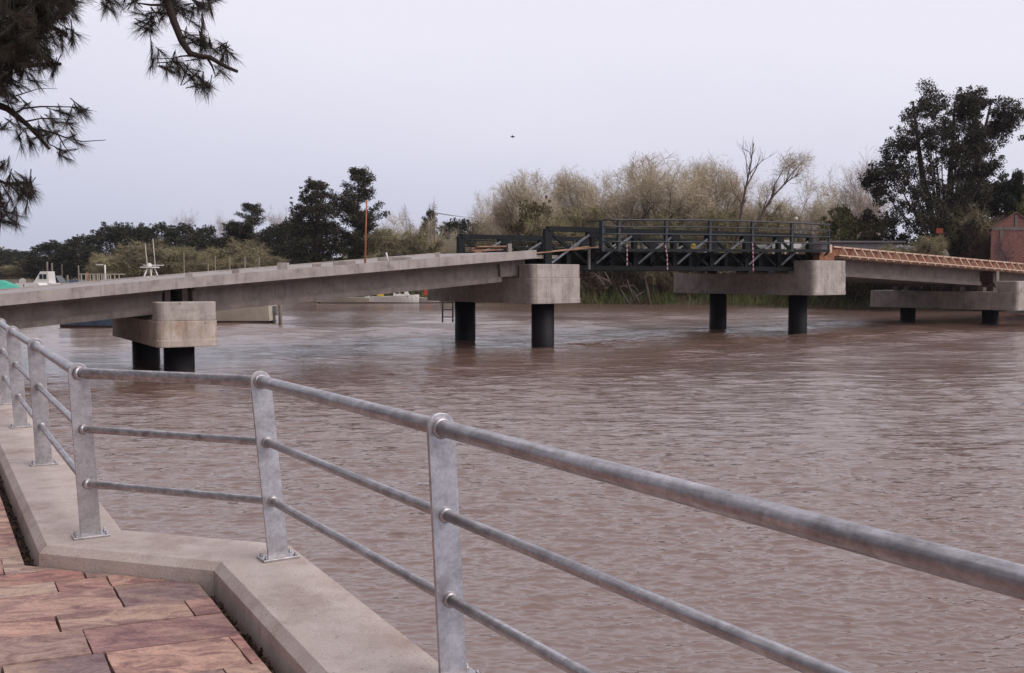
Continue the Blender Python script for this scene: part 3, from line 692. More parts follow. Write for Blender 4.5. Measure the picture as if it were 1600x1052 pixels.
# ------------------------------------------------------------ railing on the quay
def V3(x, y, z): return Vector((x, y, z))
def make_railing():
    spec = [(-6.273,12.642,10.6,4.5),(-5.174,10.717,33,24),(-3.958,8.584,69,61),(-2.585,6.201,142,129),(-1.324,5.717,435,411),(-.233,3.969,708,690)]
    posts = []
    for x, y, pb, pt in spec: posts.append((V3(x, y, ZT), V3(x+(pt-pb)*y/1600, y, ZT+1.005)))
    # beyond the frame on either side
    u = (posts[0][0]-posts[1][0]); pre = []
    for k in range(6, 0, -1):
        b = posts[0][0]+u*k; pre.append((b, b+V3(-.05, 0, 1.005)))
    v = (posts[5][0]-posts[4][0]).normalized(); post = []
    for k in range(1, 3):
        b = posts[5][0]+v*2.75*k; post.append((b, b+V3(-.03, 0, 1.005)))
    posts = pre+posts+post
    root = thing('railing', tuple(posts[9][0]), 'mottled galvanised steel railing of flat posts and three round rails along the quay edge', 'railing')
    n = len(posts); lev = [(1.005, .0335), (.662, .0225), (.325, .0225)]
    def at(i, h): b, t = posts[i]; return b+(t-b)*(h/1.005)
    for i, (b, t) in enumerate(posts):
        # the plate stands square to the run it belongs to
        if i < 9: dr = posts[i+1][0]-b if i < 9 else None
        if i >= 10: dr = b-posts[i-1][0] if i > 10 else posts[11][0]-b
        if i == 9: dr = posts[9][0]-posts[8][0]
        dr = V3(dr.x, dr.y, 0).normalized(); sd_ = V3(-dr.y, dr.x, 0)
        up = (t-b).normalized(); w2 = .0595 if i >= 9 else .064
        mb = MB(); th = .008; out = [(-w2, .0), (w2, .0)]
        L = (t-b).length
        for k in range(13):
            a = math.pi*k/12; out.append((w2*math.cos(a), L+w2*math.sin(a)))
        for q in (-th, th): pass
        f = [b+sd_*x+up*z-dr*th for x, z in out]; g = [b+sd_*x+up*z+dr*th for x, z in out]
        m = len(out); mb.add(f+g, [tuple(range(m)), tuple(range(m, 2*m))[::-1]]+[(k, m+k, m+(k+1)%m, (k+1)%m) for k in range(m)])
        po = mb.build('post', M['galv'], root, bevel=.002)
        mb = MB(); mb.box(b+V3(0,0,.007), (.13, .21, .014), (dr, sd_, V3(0,0,1)))
        bp = mb.build('base_plate', M['galv'], po, bevel=.003)
        for sx_ in (-1, 1):
            for sy_ in (-1, 1):
                c = b+dr*(.043*sx_)+sd_*(.085*sy_)
                mb = MB(); mb.tube([c+V3(0,0,.012), c+V3(0,0,.024)], .011, 6); mb.tube([c+V3(0,0,.022), c+V3(0,0,.034)], .006, 8); mb.build('bolt', M['galv'], po)
        # weld rings where the rails meet the plate
        for h, r in lev:
            c = at(i, h); mb = MB()
            for j in (i+1, i-1):
                if not 0 <= j < n: continue
                dd = (at(j, h)-c).normalized(); mb.tube([c-dd*.004, c+dd*.012, c+dd*.022], [r+.009, r+.010, r+.001], 18)
            mb.build('weld_collar', M['galv'], po)
    for h, r in lev:
        for i in range(n-1):
            a, c = at(i, h), at(i+1, h); d = (c-a).normalized(); L = (c-a).length
            pts = [a+d*(L*k/8) for k in range(9)]
            mb = MB()
            if i == 9:   # the short cross span has pinched, welded ends
                pts = [a+d*.012, a+d*.035, a+d*.07]+[a+d*(L*k/8) for k in range(1, 8)]+[a+d*(L-.09), a+d*(L-.05), a+d*(L-.01)]
                rr = [r*.55, r*.85, r]+[r]*7+[r, r*.9, r*.62]
                mb.tube(pts, rr, 24)
            else: mb.tube(pts, r, 24)
            mb.build('top_rail' if r > .03 else 'lower_rail', M['galv_rail'], root)
make_railing()

# ------------------------------------------------------------ the bridge
def nrm(x, y): l = math.hypot(x, y); return Vector((x/l, y/l))
PIERS = dict(
 A=dict(p=Vector((-13.2,40.5)), v=nrm(-.52,.854), f=1.6, r=7.5, w=2.3, zb=1.0, zs=2.0, zt=2.72, L=1.0, sp=6.1),
 B=dict(p=Vector((1.6,53.1)), v=nrm(-.62,.785), f=1.25, r=8.3, w=3.3, zb=2.3, zs=3.6, zt=4.3, L=1.2, sp=6.9),
 C=dict(p=Vector((18.4,65.9)), v=nrm(-.6,.8), f=2.5, r=9.4, w=3.4, zb=2.5, zs=3.85, zt=4.65, L=1.6, sp=6.75),
 D=dict(p=Vector((36.4,77.9)), v=nrm(-.6,.8), f=2.9, r=9.3, w=3.3, zb=1.15, zs=2.5, zt=3.3, L=1.6, sp=6.9))
for q in PIERS.values(): q['u'] = Vector((q['v'].y, -q['v'].x))
def q3(q, s, t, z=0):
    p = q['p']+q['u']*s+q['v']*t; return V3(p.x, p.y, z)
def make_pier(k, label):
    q = PIERS[k]; root = thing('bridge_pier', (q['p'].x, q['p'].y, 0), label, 'bridge pier', 'piers of the river bridge')
    def outline(w, f0, r0, rad=.35):
        h = w/2; pts = []
        for (cx, cy, a0) in ((-h+rad, -f0+rad, 180), (h-rad, -f0+rad, 270)):
            for i in range(6):
                a = math.radians(a0+18*i); pts.append((cx+rad*math.cos(a), cy+rad*math.sin(a)))
        pts += [(h, r0), (-h, r0)]
        return [tuple(q['p']+q['u']*a+q['v']*b) for a, b in pts]
    mb = MB(); mb.prism(outline(q['w'], q['f'], q['r']), q['zb'], q['zs'])
    mb.prism(outline(q['w']+.03, q['f']+.015, q['r']+.015), q['zb']+.0, q['zb']+.28)
    cap = mb.build('pier_cap', M['stained' if k == 'A' else 'concrete'], root, bevel=.03)
    mb = MB(); mb.prism(outline(q['w']-.05, q['f']-.03, -q['f']+q['L'], .33), q['zs'], q['zt'])
    mb.build('end_block', M['concrete'], root, bevel=.03)
    for t in (0, q['sp']):
        c = q3(q, 0, t); mb = MB(); mb.tube([c+V3(0,0,-2.5), c+V3(0,0,q['zb']+.01)], .59, 32); mb.build('pile', M['pile'], root)
    for t in (.3, 2.1, 3.9, 5.7, 7.4):
        if k in 'AD':
            for s in ((-.75, .75)):
                mb = MB(); zt_ = q['zs']+(.33 if k == 'D' else .10)
                c = q3(q, s, t, (q['zs']+zt_)/2); mb.box(c, (.5, .42, zt_-q['zs']), (V3(*q['u'],0), V3(*q['v'],0), V3(0,0,1))); mb.build('bearing_pad', M['girder'], root)
    return root
make_pier('A', 'nearest bridge pier, with a rust-stained concrete cap low over the water at the left')
make_pier('B', 'bridge pier carrying the left end of the dark green truss')
make_pier('C', 'bridge pier with a long pale cap under the right end of the dark green truss')
make_pier('D', 'farthest bridge pier, low dark cap under the timber edged span at the right')

def girder(mb, a, b, za, zb_, dep, lip=.18):
    """I beam from plan point a to b; za/zb_ = top of web height"""
    a, b = Vector(a), Vector(b); d = (b-a).normalized(); sdv = Vector((-d.y, d.x))
    sec = [(.30,0),(.30,-.10),(.10,-.2),(.10,-dep+.34),(.27,-dep+.2),(.27,-dep),(-.27,-dep),(-.27,-dep+.2),(-.10,-dep+.34),(-.10,-.2),(-.30,-.10),(-.30,0)]
    mb.loft([[V3(p.x+sdv.x*x, p.y+sdv.y*x, z0+z) for x, z in sec] for p, z0 in ((a, za), (b, zb_))])
def make_left_deck():
    A, B = PIERS['A'], PIERS['B']
    root = thing('bridge_deck', (A['p'].x, A['p'].y, 0), 'long grey concrete bridge deck on girders rising from the left edge to the green truss', 'bridge deck')
    # stations along the near edge: plan point, deck-top height
    uA = A['u']
    def st(s, t):
        """s: -14 .. 0 (pier A) .. 1 (end over pier B)"""
        if s <= 0: return A['p']+uA*s+A['v']*t
        a = A['p']+A['v']*t; b = B['p']-B['u']*.95+B['v']*t; return a+(b-a)*s
    def zt(s): return 3.65+.092*s if s <= 0 else 3.65+1.37*s
    S = [-16, -12, -8, -4, 0, .1, .25, .4, .55, .7, .85, 1.0]
    # slab with an upstand edge
    secs = []
    for s in S:
        z = zt(s); sec = [(-.62, 0), (-.62, -.42), (-.1, -.42), (8.2, -.30), (8.7, -.42), (8.7, 0), (8.4, 0), (8.4, -.06), (-.3, -.06), (-.3, 0)]
        secs.append([V3(*st(s, t), z+h) for t, h in sec])
    mb = MB(); mb.loft(secs); mb.build('deck_slab', M['girder2'], root)
    # near edge fascia, paler, a few mm proud
    for i, t in enumerate((.35, 2.2, 4.0, 5.8, 7.5)):
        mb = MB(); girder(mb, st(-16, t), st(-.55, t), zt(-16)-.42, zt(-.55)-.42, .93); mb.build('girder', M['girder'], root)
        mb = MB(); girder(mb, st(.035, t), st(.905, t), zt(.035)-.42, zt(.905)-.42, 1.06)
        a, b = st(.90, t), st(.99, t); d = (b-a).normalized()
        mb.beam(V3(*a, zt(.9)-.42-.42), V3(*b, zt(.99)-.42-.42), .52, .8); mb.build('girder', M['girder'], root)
    mb = MB()
    for s in (-.30, .022):
        a, b = st(s, .45), st(s, 7.4); mb.beam(V3(*a, zt(s)-.85), V3(*b, zt(s)-.85), .22, .78)
    mb.build('diaphragm', M['girder'], root)
    # thin nib that runs on past the end of the deck
    mb = MB(); a = B['p']-B['u']*.95+B['v']*(-.3); b = B['p']+B['u']*.75+B['v']*(-.3); a2 = a+B['v']*8; b2 = b+B['v']*8
    mb.prism([tuple(a), tuple(b), tuple(b2), tuple(a2)], 4.60, 4.78); mb.build('end_nib', M['concrete'], root)
    # litter of the building work
    mb = MB(); rnd = random.Random(4)
    for px, h, wd in ((300,.1,.3),(370,.12,.3),(446,.25,.45),(498,.08,.4),(540,.12,1.0),(688,.2,.22),(806,.35,.2),(622,.1,1.6)):
        f = 0; best = None
        for k in range(200):
            s = -10+k*.06 if k < 167 else (k-167)/33
            c = st(s, .9); e = abs(800+1600*c.x/c.y-px)
            if best is None or e < best[0]: best = (e, s)
        s = best[1]
        for q in range(120):
            s2 = q/119; c = st(s2, .9); e = abs(800+1600*c.x/c.y-px)
            if e < best[0]: best = (e, s2)
        s = best[1]; c = st(s, .9+rnd.uniform(0, .5)); mb = MB(); mb.box(V3(c.x, c.y, zt(s)-.06+h/2+.04), (wd, .3, h+.08)); mb.build('concrete_lump', M['concrete'], root)
    return st, zt
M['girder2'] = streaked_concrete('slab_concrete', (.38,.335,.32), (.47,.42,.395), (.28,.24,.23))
st, zt = make_left_deck()

def pt_at_px(fn, px):
    lo, hi = 0.0, 1.0
    for _ in range(40):
        m_ = (lo+hi)/2; c = fn(m_)
        if 800+1600*c.x/c.y < px: lo = m_
        else: hi = m_
    return lo
# tall orange-brown pole standing on the deck
s = pt_at_px(lambda q: st(q, .5), 571); c = st(s, .5)
mb = MB(); mb.tube([V3(c.x, c.y, zt(s)-.08), V3(c.x+.04, c.y, zt(s)+1.4), V3(c.x+.10, c.y, P(574, 313, c.y).z)], [.045, .038, .03], 8)
tag(mb.build('marker_pole', M['orange']), 'tall thin orange-brown pole standing on the bare bridge deck', 'pole')
s = pt_at_px(lambda q: st(q, 1.0), 605); c = st(s, 1.0)
mb = MB(); mb.tube([V3(c.x+.06, c.y, zt(s)-.06), V3(c.x-.03, c.y, zt(s)+.38)], [.04, .05], 6)
tag(mb.build('stake', M['white']), 'short leaning whitish stake on the bridge deck, right of the tall orange-brown pole', 'stake')
# loose planks lying from the deck end up to the truss
B = PIERS['B']
a = V3(*(B['p']-B['u']*.9-B['v']*.35), 4.86); b = P(937, 386, 54.6)
mb = MB(); mb.beam(a, b, .25, .05); mb.beam(a+V3(.5,.3,.05), b+V3(-.3,.2,.07), .2, .045)
tag(mb.build('loose_plank', M['plank']), 'reddish planks bridging from the concrete deck end up to the truss', 'plank')
# planks stacked further back
mb = MB()
for k, (x0, x1, zz, dy) in enumerate(((737,785,391.5,57.6),(736,778,388,58.0),(745,790,385.5,57.8),(742,772,394,57.3))):
    mb.beam(P(x0, zz, dy), P(x1, zz-1.2+k*.4, dy+.6), .3, .07)
tag(mb.build('timber_stack', M['plank']), 'small stack of orange-brown boards inside the far truss by its left end', 'timber')

# ladder hanging from the rear of pier B
lz0, lz1 = P(690, 504, 60.2).z, 2.45
root = thing('ladder', (P(699,500,60.2).x, 60.2, lz0), 'short dark ladder hanging over the water from the second pier cap', 'ladder')
xa, xb = P(691.5, 500, 60.2).x, P(707.5, 500, 60.2).x
for x in (xa, xb): mb = MB(); mb.tube([V3(x, 60.2, lz0), V3(x, 60.25, lz1)], .045, 6); mb.build('side_rail', M['grey'], root)
for z in (lz0+.32, lz0+.75, lz0+1.18): mb = MB(); mb.tube([V3(xa, 60.2, z), V3(xb, 60.2, z)], .035, 6); mb.build('rung', M['grey'], root)

# ---- movable truss span
def make_truss():
    B, C = PIERS['B'], PIERS['C']
    Bf = B['p']-B['v']*B['f']; Cf = C['p']-C['v']*C['f']
    n0, n1 = Bf+B['v']*.9, Cf+C['v']*1.7
    wv = ((B['v']+C['v'])/2).normalized()
    root = thing('truss_bridge', (n0.x, n0.y, 4.0), 'dark green steel truss span with side walkway over the middle of the river', 'truss bridge')
    NP = 7
    def line(t, f): p = n0+wv*t; q = n1+wv*t; return p+(q-p)*f
    ZB, ZTp = 4.0, 6.12
    for name, t, hi in (('near_truss', 0, 0), ('far_truss', 7.8, -.16)):
        mb = MB()
        def X(f, z): p = line(t, f); return V3(p.x, p.y, z)
        mb.beam(X(0, ZTp+hi), X(1, ZTp+.1+hi), .34, .26); mb.beam(X(-.01, ZB+.13), X(1.01, ZB+.13), .34, .26)
        for k in range(NP+1):
            f = k/NP; wdt = .42 if k in (0, NP) else .26
            mb.beam(X(f, ZB+.2), X(f, ZTp+hi), .26, wdt, up=(1, .7, 0))
            # gusset plates
            if 0 < k < NP:
                for z in (ZTp-.16+hi,):
                    p = X(f, z); dx = (X(1, 0)-X(0, 0)).normalized(); mb.box(p, (.75, .30, .42), (dx, V3(-dx.y, dx.x, 0), V3(0,0,1)))
        tr = mb.build(name, M['green'], root)
        for k in range(NP):
            f0, f1 = k/NP, (k+1)/NP
            mb = MB(); mb.beam(X(f0+.01, ZTp-.2+hi), X(f1-.01, ZB+.3), .14, .15); mb.build('diagonal', M['green'], tr)
            mb = MB(); mb.beam(X(f1-.012, ZTp-.25+hi)+V3(.02,-.17,0), X(f0+.012, ZB+.38)+V3(.02,-.17,0), .06, .10); mb.build('diagonal', M['strut_sheen'], tr)
    # floor: beams and stringers, deck plate
    mb = MB()
    for k in range(NP*2+1):
        a, b = line(.1, k/NP/2), line(7.7, k/NP/2); mb.beam(V3(*a, 4.62), V3(*b, 4.62), .28, .7)
    for t in (.6, 2.2, 3.9, 5.6, 7.2):
        a, b = line(t, 0), line(t, 1); mb.beam(V3(*a, 4.58), V3(*b, 4.58), .2, .74)
    for k in range(NP):
        a, b = line(.2, k/NP), line(7.6, (k+1)/NP); mb.beam(V3(*a, 4.2), V3(*b, 4.2), .12, .12)
    mb.build('floor_beams', M['green'], root)
    mb = MB(); cs = [line(.25, 0), line(.25, 1), line(7.55, 1), line(7.55, 0)]; mb.prism([tuple(c_) for c_ in cs], 4.96, 5.06); mb.build('road_plate', M['green'], root)
    # near walkway
    def Wk(t, f, z): p = line(t, f); return V3(p.x, p.y, z)
    def fpx(px, t): return pt_at_px(lambda q: line(t, -.1+q*1.25), px)*1.25-.1
    T = -1.25
    f0, f1 = fpx(938, T), fpx(1294, T)
    zf = lambda f: 5.08+.22*(f-f0)/(f1-f0)
    ztp = lambda f: 6.60+.30*(f-f0)/(f1-f0)+.10*math.sin(math.pi*(f-f0)/(f1-f0))
    wk = MB(); wk.beam(Wk(T+.55, f0, zf(f0)), Wk(T+.55, f1, zf(f1)), 1.15, .07); wk.beam(Wk(T-.02, f0, zf(f0)-.03), Wk(T-.02, f1, zf(f1)-.03), .08, .16)
    wo_ = wk.build('walkway', M['green'], root)
    fp = [fpx(x, T) for x in (941, 966, 1039.5, 1107.5, 1173.5, 1235, 1293)]
    for i, f in enumerate(fp):
        mb = MB(); mb.beam(Wk(T, f, zf(f)-.1), Wk(T, f, ztp(f)-(.28 if i == 6 else 0)), .09 if i == 6 else .15, .09 if i == 6 else .17, up=(1,.7,0)); mb.build('railing_post', M['rail_dark'], wo_)
        mb = MB(); mb.beam(Wk(T, f, zf(f)-.08), Wk(-.1, f, 4.2), .09, .09); mb.build('bracket', M['green'], wo_)
    for k, h in enumerate((0, .29, .60, .92)):
        mb = MB(); pts = []
        for i in range(13):
            f = fp[0]+(fp[-1]-fp[0])*i/12; full = ztp(f)-zf(f); pts.append(Wk(T-.09, f, ztp(f)-h*full/1.25))
        mb.tube(pts, .038 if k else .05, 6); mb.build('handrail', M['rail_dark'], wo_)
    mb = MB(); f = fp[0]; mb.beam(Wk(T, f, ztp(f)-.05), Wk(0, f, ztp(f)-.05), .06, .06); mb.beam(Wk(T+.1, f, zf(f)), Wk(T+.1, f, ztp(f)), .25, .12, up=(1,.7,0)); mb.build('end_post', M['rail_dark'], wo_)
    # far walkway
    TF = 9.0; fk = MB(); a, b = fpx(716, TF), 1.0
    fk.beam(Wk(TF-.5, a, 5.05), Wk(TF-.5, b, 5.1), 1.1, .07); fo = fk.build('walkway', M['green'], root)
    for i in range(8):
        f = a+(b-a)*i/7; mb = MB(); mb.beam(Wk(TF, f, 5.0), Wk(TF, f, 6.12), .08, .08, up=(1,.7,0)); mb.build('railing_post', M['rail_dark'], fo)
    for z in (6.13, 5.8, 5.45): mb = MB(); mb.tube([Wk(TF, a, z), Wk(TF, b, z+.05)], .035, 6); mb.build('handrail', M['rail_dark'], fo)
    # bearings and the pale legs
    for (q, f) in ((B, .01), (C, .985)):
        for t in (0, 7.8): p = line(t, f); mb = MB(); mb.box(V3(p.x, p.y, (q['zs']+4)/2), (.7, .7, 4-q['zs'])); mb.build('bearing', M['rust'], root)
    for px in (920, 1273):
        f = fpx(px, -.5); mb = MB(); mb.beam(Wk(-.5, f, 5.1), Wk(-.5, f, C['zs'] if px > 1000 else 4.05), .1, .14, up=(1,.7,0)); mb.build('leg', M['grey'], root)
    return line, Wk, fpx, T, zf
line, Wk, fpx, TW, zf = make_truss()

def stripe_mat():
    m = bpy.data.materials.new('hazard_stripes'); m.use_nodes = True; t = m.node_tree; b = t.nodes['Principled BSDF']
    co = N(t, 'ShaderNodeTexCoord'); sp = N(t, 'ShaderNodeSeparateXYZ'); t.links.new(co.outputs['Object'], sp.inputs[0])
    a = N(t, 'ShaderNodeMath', operation='MULTIPLY'); a.inputs[1].default_value = 4.2; f = N(t, 'ShaderNodeMath', operation='FRACT'); g = N(t, 'ShaderNodeMath', operation='GREATER_THAN'); g.inputs[1].default_value = .5
    t.links.new(sp.outputs[2], a.inputs[0]); t.links.new(a.outputs[0], f.inputs[0]); t.links.new(f.outputs[0], g.inputs[0])
    x = N(t, 'ShaderNodeMixRGB'); x.inputs[1].default_value = (.66,.58,.62,1); x.inputs[2].default_value = (.30,.05,.12,1); t.links.new(g.outputs[0], x.inputs[0]); t.links.new(x.outputs[0], b.inputs['Base Color'])
    return m
M['stripe'] = stripe_mat()
for px, y0, y1, sw, lab in ((980, 381, 416, 0, 'shortest striped hazard tape hanging below the walkway, leftmost of the three'), (1040, 381, 422, 3, 'striped hazard tape hanging by the third walkway post'), (1176, 378, 425, 1, 'longest striped hazard tape hanging right of the middle of the truss')):
    f = fpx(px, TW-.15); d = Wk(TW-.15, f, 5).y
    a, b = P(px-sw*.3, y0, d), P(px+sw, y1, d); mb = MB(); m2 = (a+b)/2+V3(.02*sw, 0, 0)
    for p_, q_ in ((a, m2), (m2, b)): mb.beam(p_, q_, .055, .02, up=(0, 1, 0))
    tag(mb.build('hazard_tape', M['stripe']), lab, 'tape', 'striped tapes hanging from the walkway')
# round lamp fixed to the truss
lp = P(1107, 373, Wk(.3, fpx(1107, .3), 5).y)
root = thing('warning_lamp', tuple(lp), 'round brown rimmed lamp with amber centre behind the truss walkway rails', 'lamp')
mb = MB(); 
ring = [lp+V3(math.cos(a*math.pi/8)*.30, 0, math.sin(a*math.pi/8)*.22) for a in range(17)]; mb.tube(ring, .05, 6, caps=False); mb.build('rim', M['plank'], root)
mb = MB(); mb.ball(lp+V3(.08, 0, -.03), .11); mb.build('lens', M['yellow'], root)
lp = P(1083.5, 383.5, Wk(.3, fpx(1083, .3), 5).y); mb = MB(); mb.ball(lp, .11); mb.box(lp-V3(0,0,.14), (.26, .2, .14))
tag(mb.build('amber_light', M['yellow']), 'small amber light on the truss floor, left of the round brown rimmed lamp', 'light')
# pale sheets on the road of the truss near its right end
for px, y0, y1, wpx, t, lab in ((1190, 382.5, 387.5, 16, 1.0, 'wide flat white board on the truss road, leftmost of the pale boards'), (1209, 381, 388, 4, 1.2, 'narrow upright white board on the truss road'), (1219, 383, 389, 12, 2.0, 'low white board between the narrow and the highest board on the truss'), (1228, 375, 383, 18, 3.0, 'highest white board standing on the truss road near its right end'), (1246, 381, 388, 12, 2.2, 'rightmost white board on the truss road')):
    f = fpx(px, t); d = Wk(t, f, 5).y; a = P(px, y0, d); b = P(px, y1, d); mb = MB(); mb.box((a+b)/2, (wpx*d/1600, .12, a.z-b.z)); mb.box(V3((a.x+b.x)/2, d+.1, (b.z+5.05)/2), (.08, .08, max(.02, b.z-5.05)+.02))
    tag(mb.build('white_board', M['white']), lab, 'board', 'pale boards on the truss')

# ---- right-hand span with timber formwork
def make_right():
    C, D = PIERS['C'], PIERS['D']; u = (D['p']-C['p']).normalized(); v = Vector((-u.y, u.x))
    root = thing('bridge_deck', (C['p'].x+3, C['p'].y, 3), 'unfinished concrete bridge span at the right, sloping down to the far bank', 'bridge deck')
    def R(s, t, z=None): p = C['p']+u*s+v*t; return V3(p.x, p.y, zsf(s) if z is None else z)
    def zsf(s): return 5.02-.044*(s-2.7)
    LS = (D['p']-C['p']).length
    for t in (.3, 2.1, 3.9, 5.7, 7.4):
        for a, b in ((1.75, LS-1.2), (LS+.6, LS+19)):
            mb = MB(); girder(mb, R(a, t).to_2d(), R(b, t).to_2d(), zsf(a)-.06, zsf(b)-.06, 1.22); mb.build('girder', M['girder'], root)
    mb = MB()
    mb.loft([[R(s, t, zsf(s)+h) for t, h in ((-.5,-.06),(8.3,-.06),(8.3,.10),(-.5,.10))] for s in (1.5, 12, LS, LS+19.5)])
    mb.build('soffit_board', M['ply'], root)
    mb = MB(); a, b = R(1.9, .5), R(1.9, 7.3); mb.beam(a-V3(0,0,.6), b-V3(0,0,.6), .25, .8); a, b = R(LS-1.3, .5), R(LS-1.3, 7.3); mb.beam(a-V3(0,0,.6), b-V3(0,0,.6), .25, .8); mb.build('diaphragm', M['girder'], root)
    # pier post at the gap
    mb = MB(); p = R(LS-.2, -.6); mb.box(V3(p.x, p.y, 3.75), (.2, .2, .95)); mb.build('stub', M['concrete'], root)
    # formwork along the near edge
    fr = thing('timber_formwork', tuple(R(2.7, -1)), 'orange-brown timber formwork with slanted braces along the right-hand span edge', 'formwork')
    hh = lambda s: .58
    mb = MB(); mb.loft([[R(s, t, zsf(s)+h) for t, h in ((-.62, .0),(-.62, .56),(-.58,.56),(-.58,.0))] for s in (2.3, LS, LS+19)]); mb.build('side_panel', M['ply'], fr)
    mb = MB(); mb.beam(R(2.5, -.70, zsf(2.5)+.56), R(LS+19, -.70, zsf(LS+19)+.56), .12, .09); mb.build('top_ledger', M['timber'], fr)
    mb = MB(); mb.beam(R(2.5, -1.12, zsf(2.5)-.0), R(LS+19, -1.12, zsf(LS+19)-.0), .12, .07); mb.build('bottom_ledger', M['timber'], fr)
    rnd = random.Random(9); s = 3.3; k = 0
    while s < LS+18:
        z = zsf(s); sl = rnd.uniform(-.05, .12)
        mb = MB(); mb.beam(R(s-sl, -.76, z+.56), R(s+.02, -1.12, z+.03), .07, .15, up=(0,0,1)); mb.build('brace', M['timber'], fr)
        mb = MB(); mb.beam(R(s+.1, -1.3, z-.10), R(s+.1, .2, z-.10), .09, .12); mb.build('joist', M['timber'], fr)
        if rnd.random() < .6: mb = MB(); q = s+rnd.uniform(.3, .7); mb.beam(R(q, -.645, z+.45), R(q+.05, -.645, z+.05), .04, .04); mb.build('batten', M['timber'], fr)
        s += rnd.uniform(.86, 1.05)
    mb = MB(); mb.beam(R(2.3, -.62, zsf(2.3)+.05), R(2.3, -.62, zsf(2.3)+.68), .10, .22, up=(1,.7,0)); mb.build('end_stop', M['timber'], fr)
    # rusty clutter on top of pier C
    mb = MB(); mb.box(q3(C, .4, -1.6, 4.65+.17), (1.5, .5, .3), (V3(*C['u'],0), V3(*C['v'],0), V3(0,0,1))); mb.box(q3(C, .9, -1.2, 4.65+.42), (1.7, .7, .2), (V3(*C['u'],0), V3(*C['v'],0), V3(0,0,1)))
    mb.beam(q3(C, 1.2, -1.3, 4.66), q3(C, 1.25, -1.3, 5.1), .10, .10); mb.beam(q3(C, 1.0, -1.25, 4.95), q3(C, 1.6, -1.25, 5.12), .12, .04)
    tag(mb.build('rusty_beams', M['rust']), 'short rusty beams lying on the pier cap between the truss and the timber formwork', 'beams')
    # abutment on the far bank
    mb = MB(); a = R(LS+18.5, -1.2); b = R(LS+18.5, 9); mb.beam(V3(a.x, a.y, 2), V3(b.x, b.y, 2), 2.2, 3.6)
    tag(mb.build('abutment', M['concrete']), 'concrete abutment carrying the right end of the bridge on the far bank', 'abutment')
make_right()

# ------------------------------------------------------------ boats
def hull_secs(L, Bm, H, bow=1, draft=.25, n=14):
    """bow toward +x"""
    top, bot = [], []
    secs = []
    for i in range(n+1):
        t = i/n; x = -L/2+L*t; w_ = Bm/2*(1-max(0, (t-.45)/.55)**2.2)*(.9+.1*min(1, t*4)); w_ = max(w_, .02)
        sh = H*(1+.35*t*t); fl = .72-.25*t
        secs.append([V3(x+.0, -w_, sh), V3(x-.05*t, -w_*fl, .05), V3(x-.08*t*L*.3, 0, -draft*(1-.8*t)), V3(x-.05*t, w_*fl, .05), V3(x, w_, sh), V3(x, w_*.85, sh+.02), V3(x, -w_*.85, sh+.02)])
    return secs
def boat(name, px, wy_d, L, Bm, H, flip, label, cat='boat', group=None, mat='white', cabin=None, extra=None, rz=0):
    p = P(px, 430, wy_d); root = thing(name, (p.x, wy_d, 0), label, cat, group, rz=rz+(math.pi if flip else 0))
    def lb(mb, nm, mt, par=None): return mb.build(nm, mt, par or root, local=True)
    mb = MB(); mb.loft(hull_secs(L, Bm, H)); h = lb(mb, 'hull', M[mat])
    mb = MB(); secs = [[Vector((v.x, v.y*1.015, min(v.z, .22))) for v in (s_[0], s_[1], s_[2], s_[3], s_[4])] for s_ in hull_secs(L, Bm, H)]
    mb = MB(); 
    bt = [[V3(s_[1].x, s_[1].y*1.06, .20), V3(s_[1].x, s_[1].y*1.03, .02), V3(s_[2].x, 0, s_[2].z-.02), V3(s_[3].x, s_[3].y*1.03, .02), V3(s_[3].x, s_[3].y*1.06, .20)] for s_ in hull_secs(L, Bm, H)]
    mb.loft(bt); lb(mb, 'waterline_band', M['antifoul'], h)
    if cabin:
        for (x0, x1, z0, z1, w_, mt) in cabin:
            mb = MB(); s1 = .25
            sec = [[V3(x0, -w_/2, z0), V3(x0, w_/2, z0), V3(x0+.08, w_/2*.9, z1), V3(x0+.08, -w_/2*.9, z1)], [V3(x1, -w_/2, z0), V3(x1, w_/2, z0), V3(x1-(z1-z0)*.6, w_/2*.88, z1), V3(x1-(z1-z0)*.6, -w_/2*.88, z1)]]
            mb.loft(sec); cbn = lb(mb, 'cabin', M[mt])
            if z1-z0 > .45:
                mb = MB(); zz = (z0*.45+z1*.55); n_ = max(2, int((x1-x0)/.9))
                for k in range(n_):
                    xx = x0+.2+(x1-x0-.75)*(k+.5)/n_
                    for sgn in (-1, 1): mb.box(V3(xx, sgn*w_*.482, zz), ((x1-x0-.7)/n_*.74, .03, (z1-z0)*.42))
                lb(mb, 'window', M['glass'], cbn)
    if extra: extra(root, lb)
    return root
def outboard(x, z):
    def f(root, lb):
        mb = MB(); mb.box(V3(x-.2, 0, z+.35), (.35, .32, .55)); mb.box(V3(x-.22, 0, z-.2), (.16, .12, .9)); mb.box(V3(x-.28, 0, z+.0), (.3, .2, .18)); lb(mb, 'outboard_motor', M['grey'])
    return f
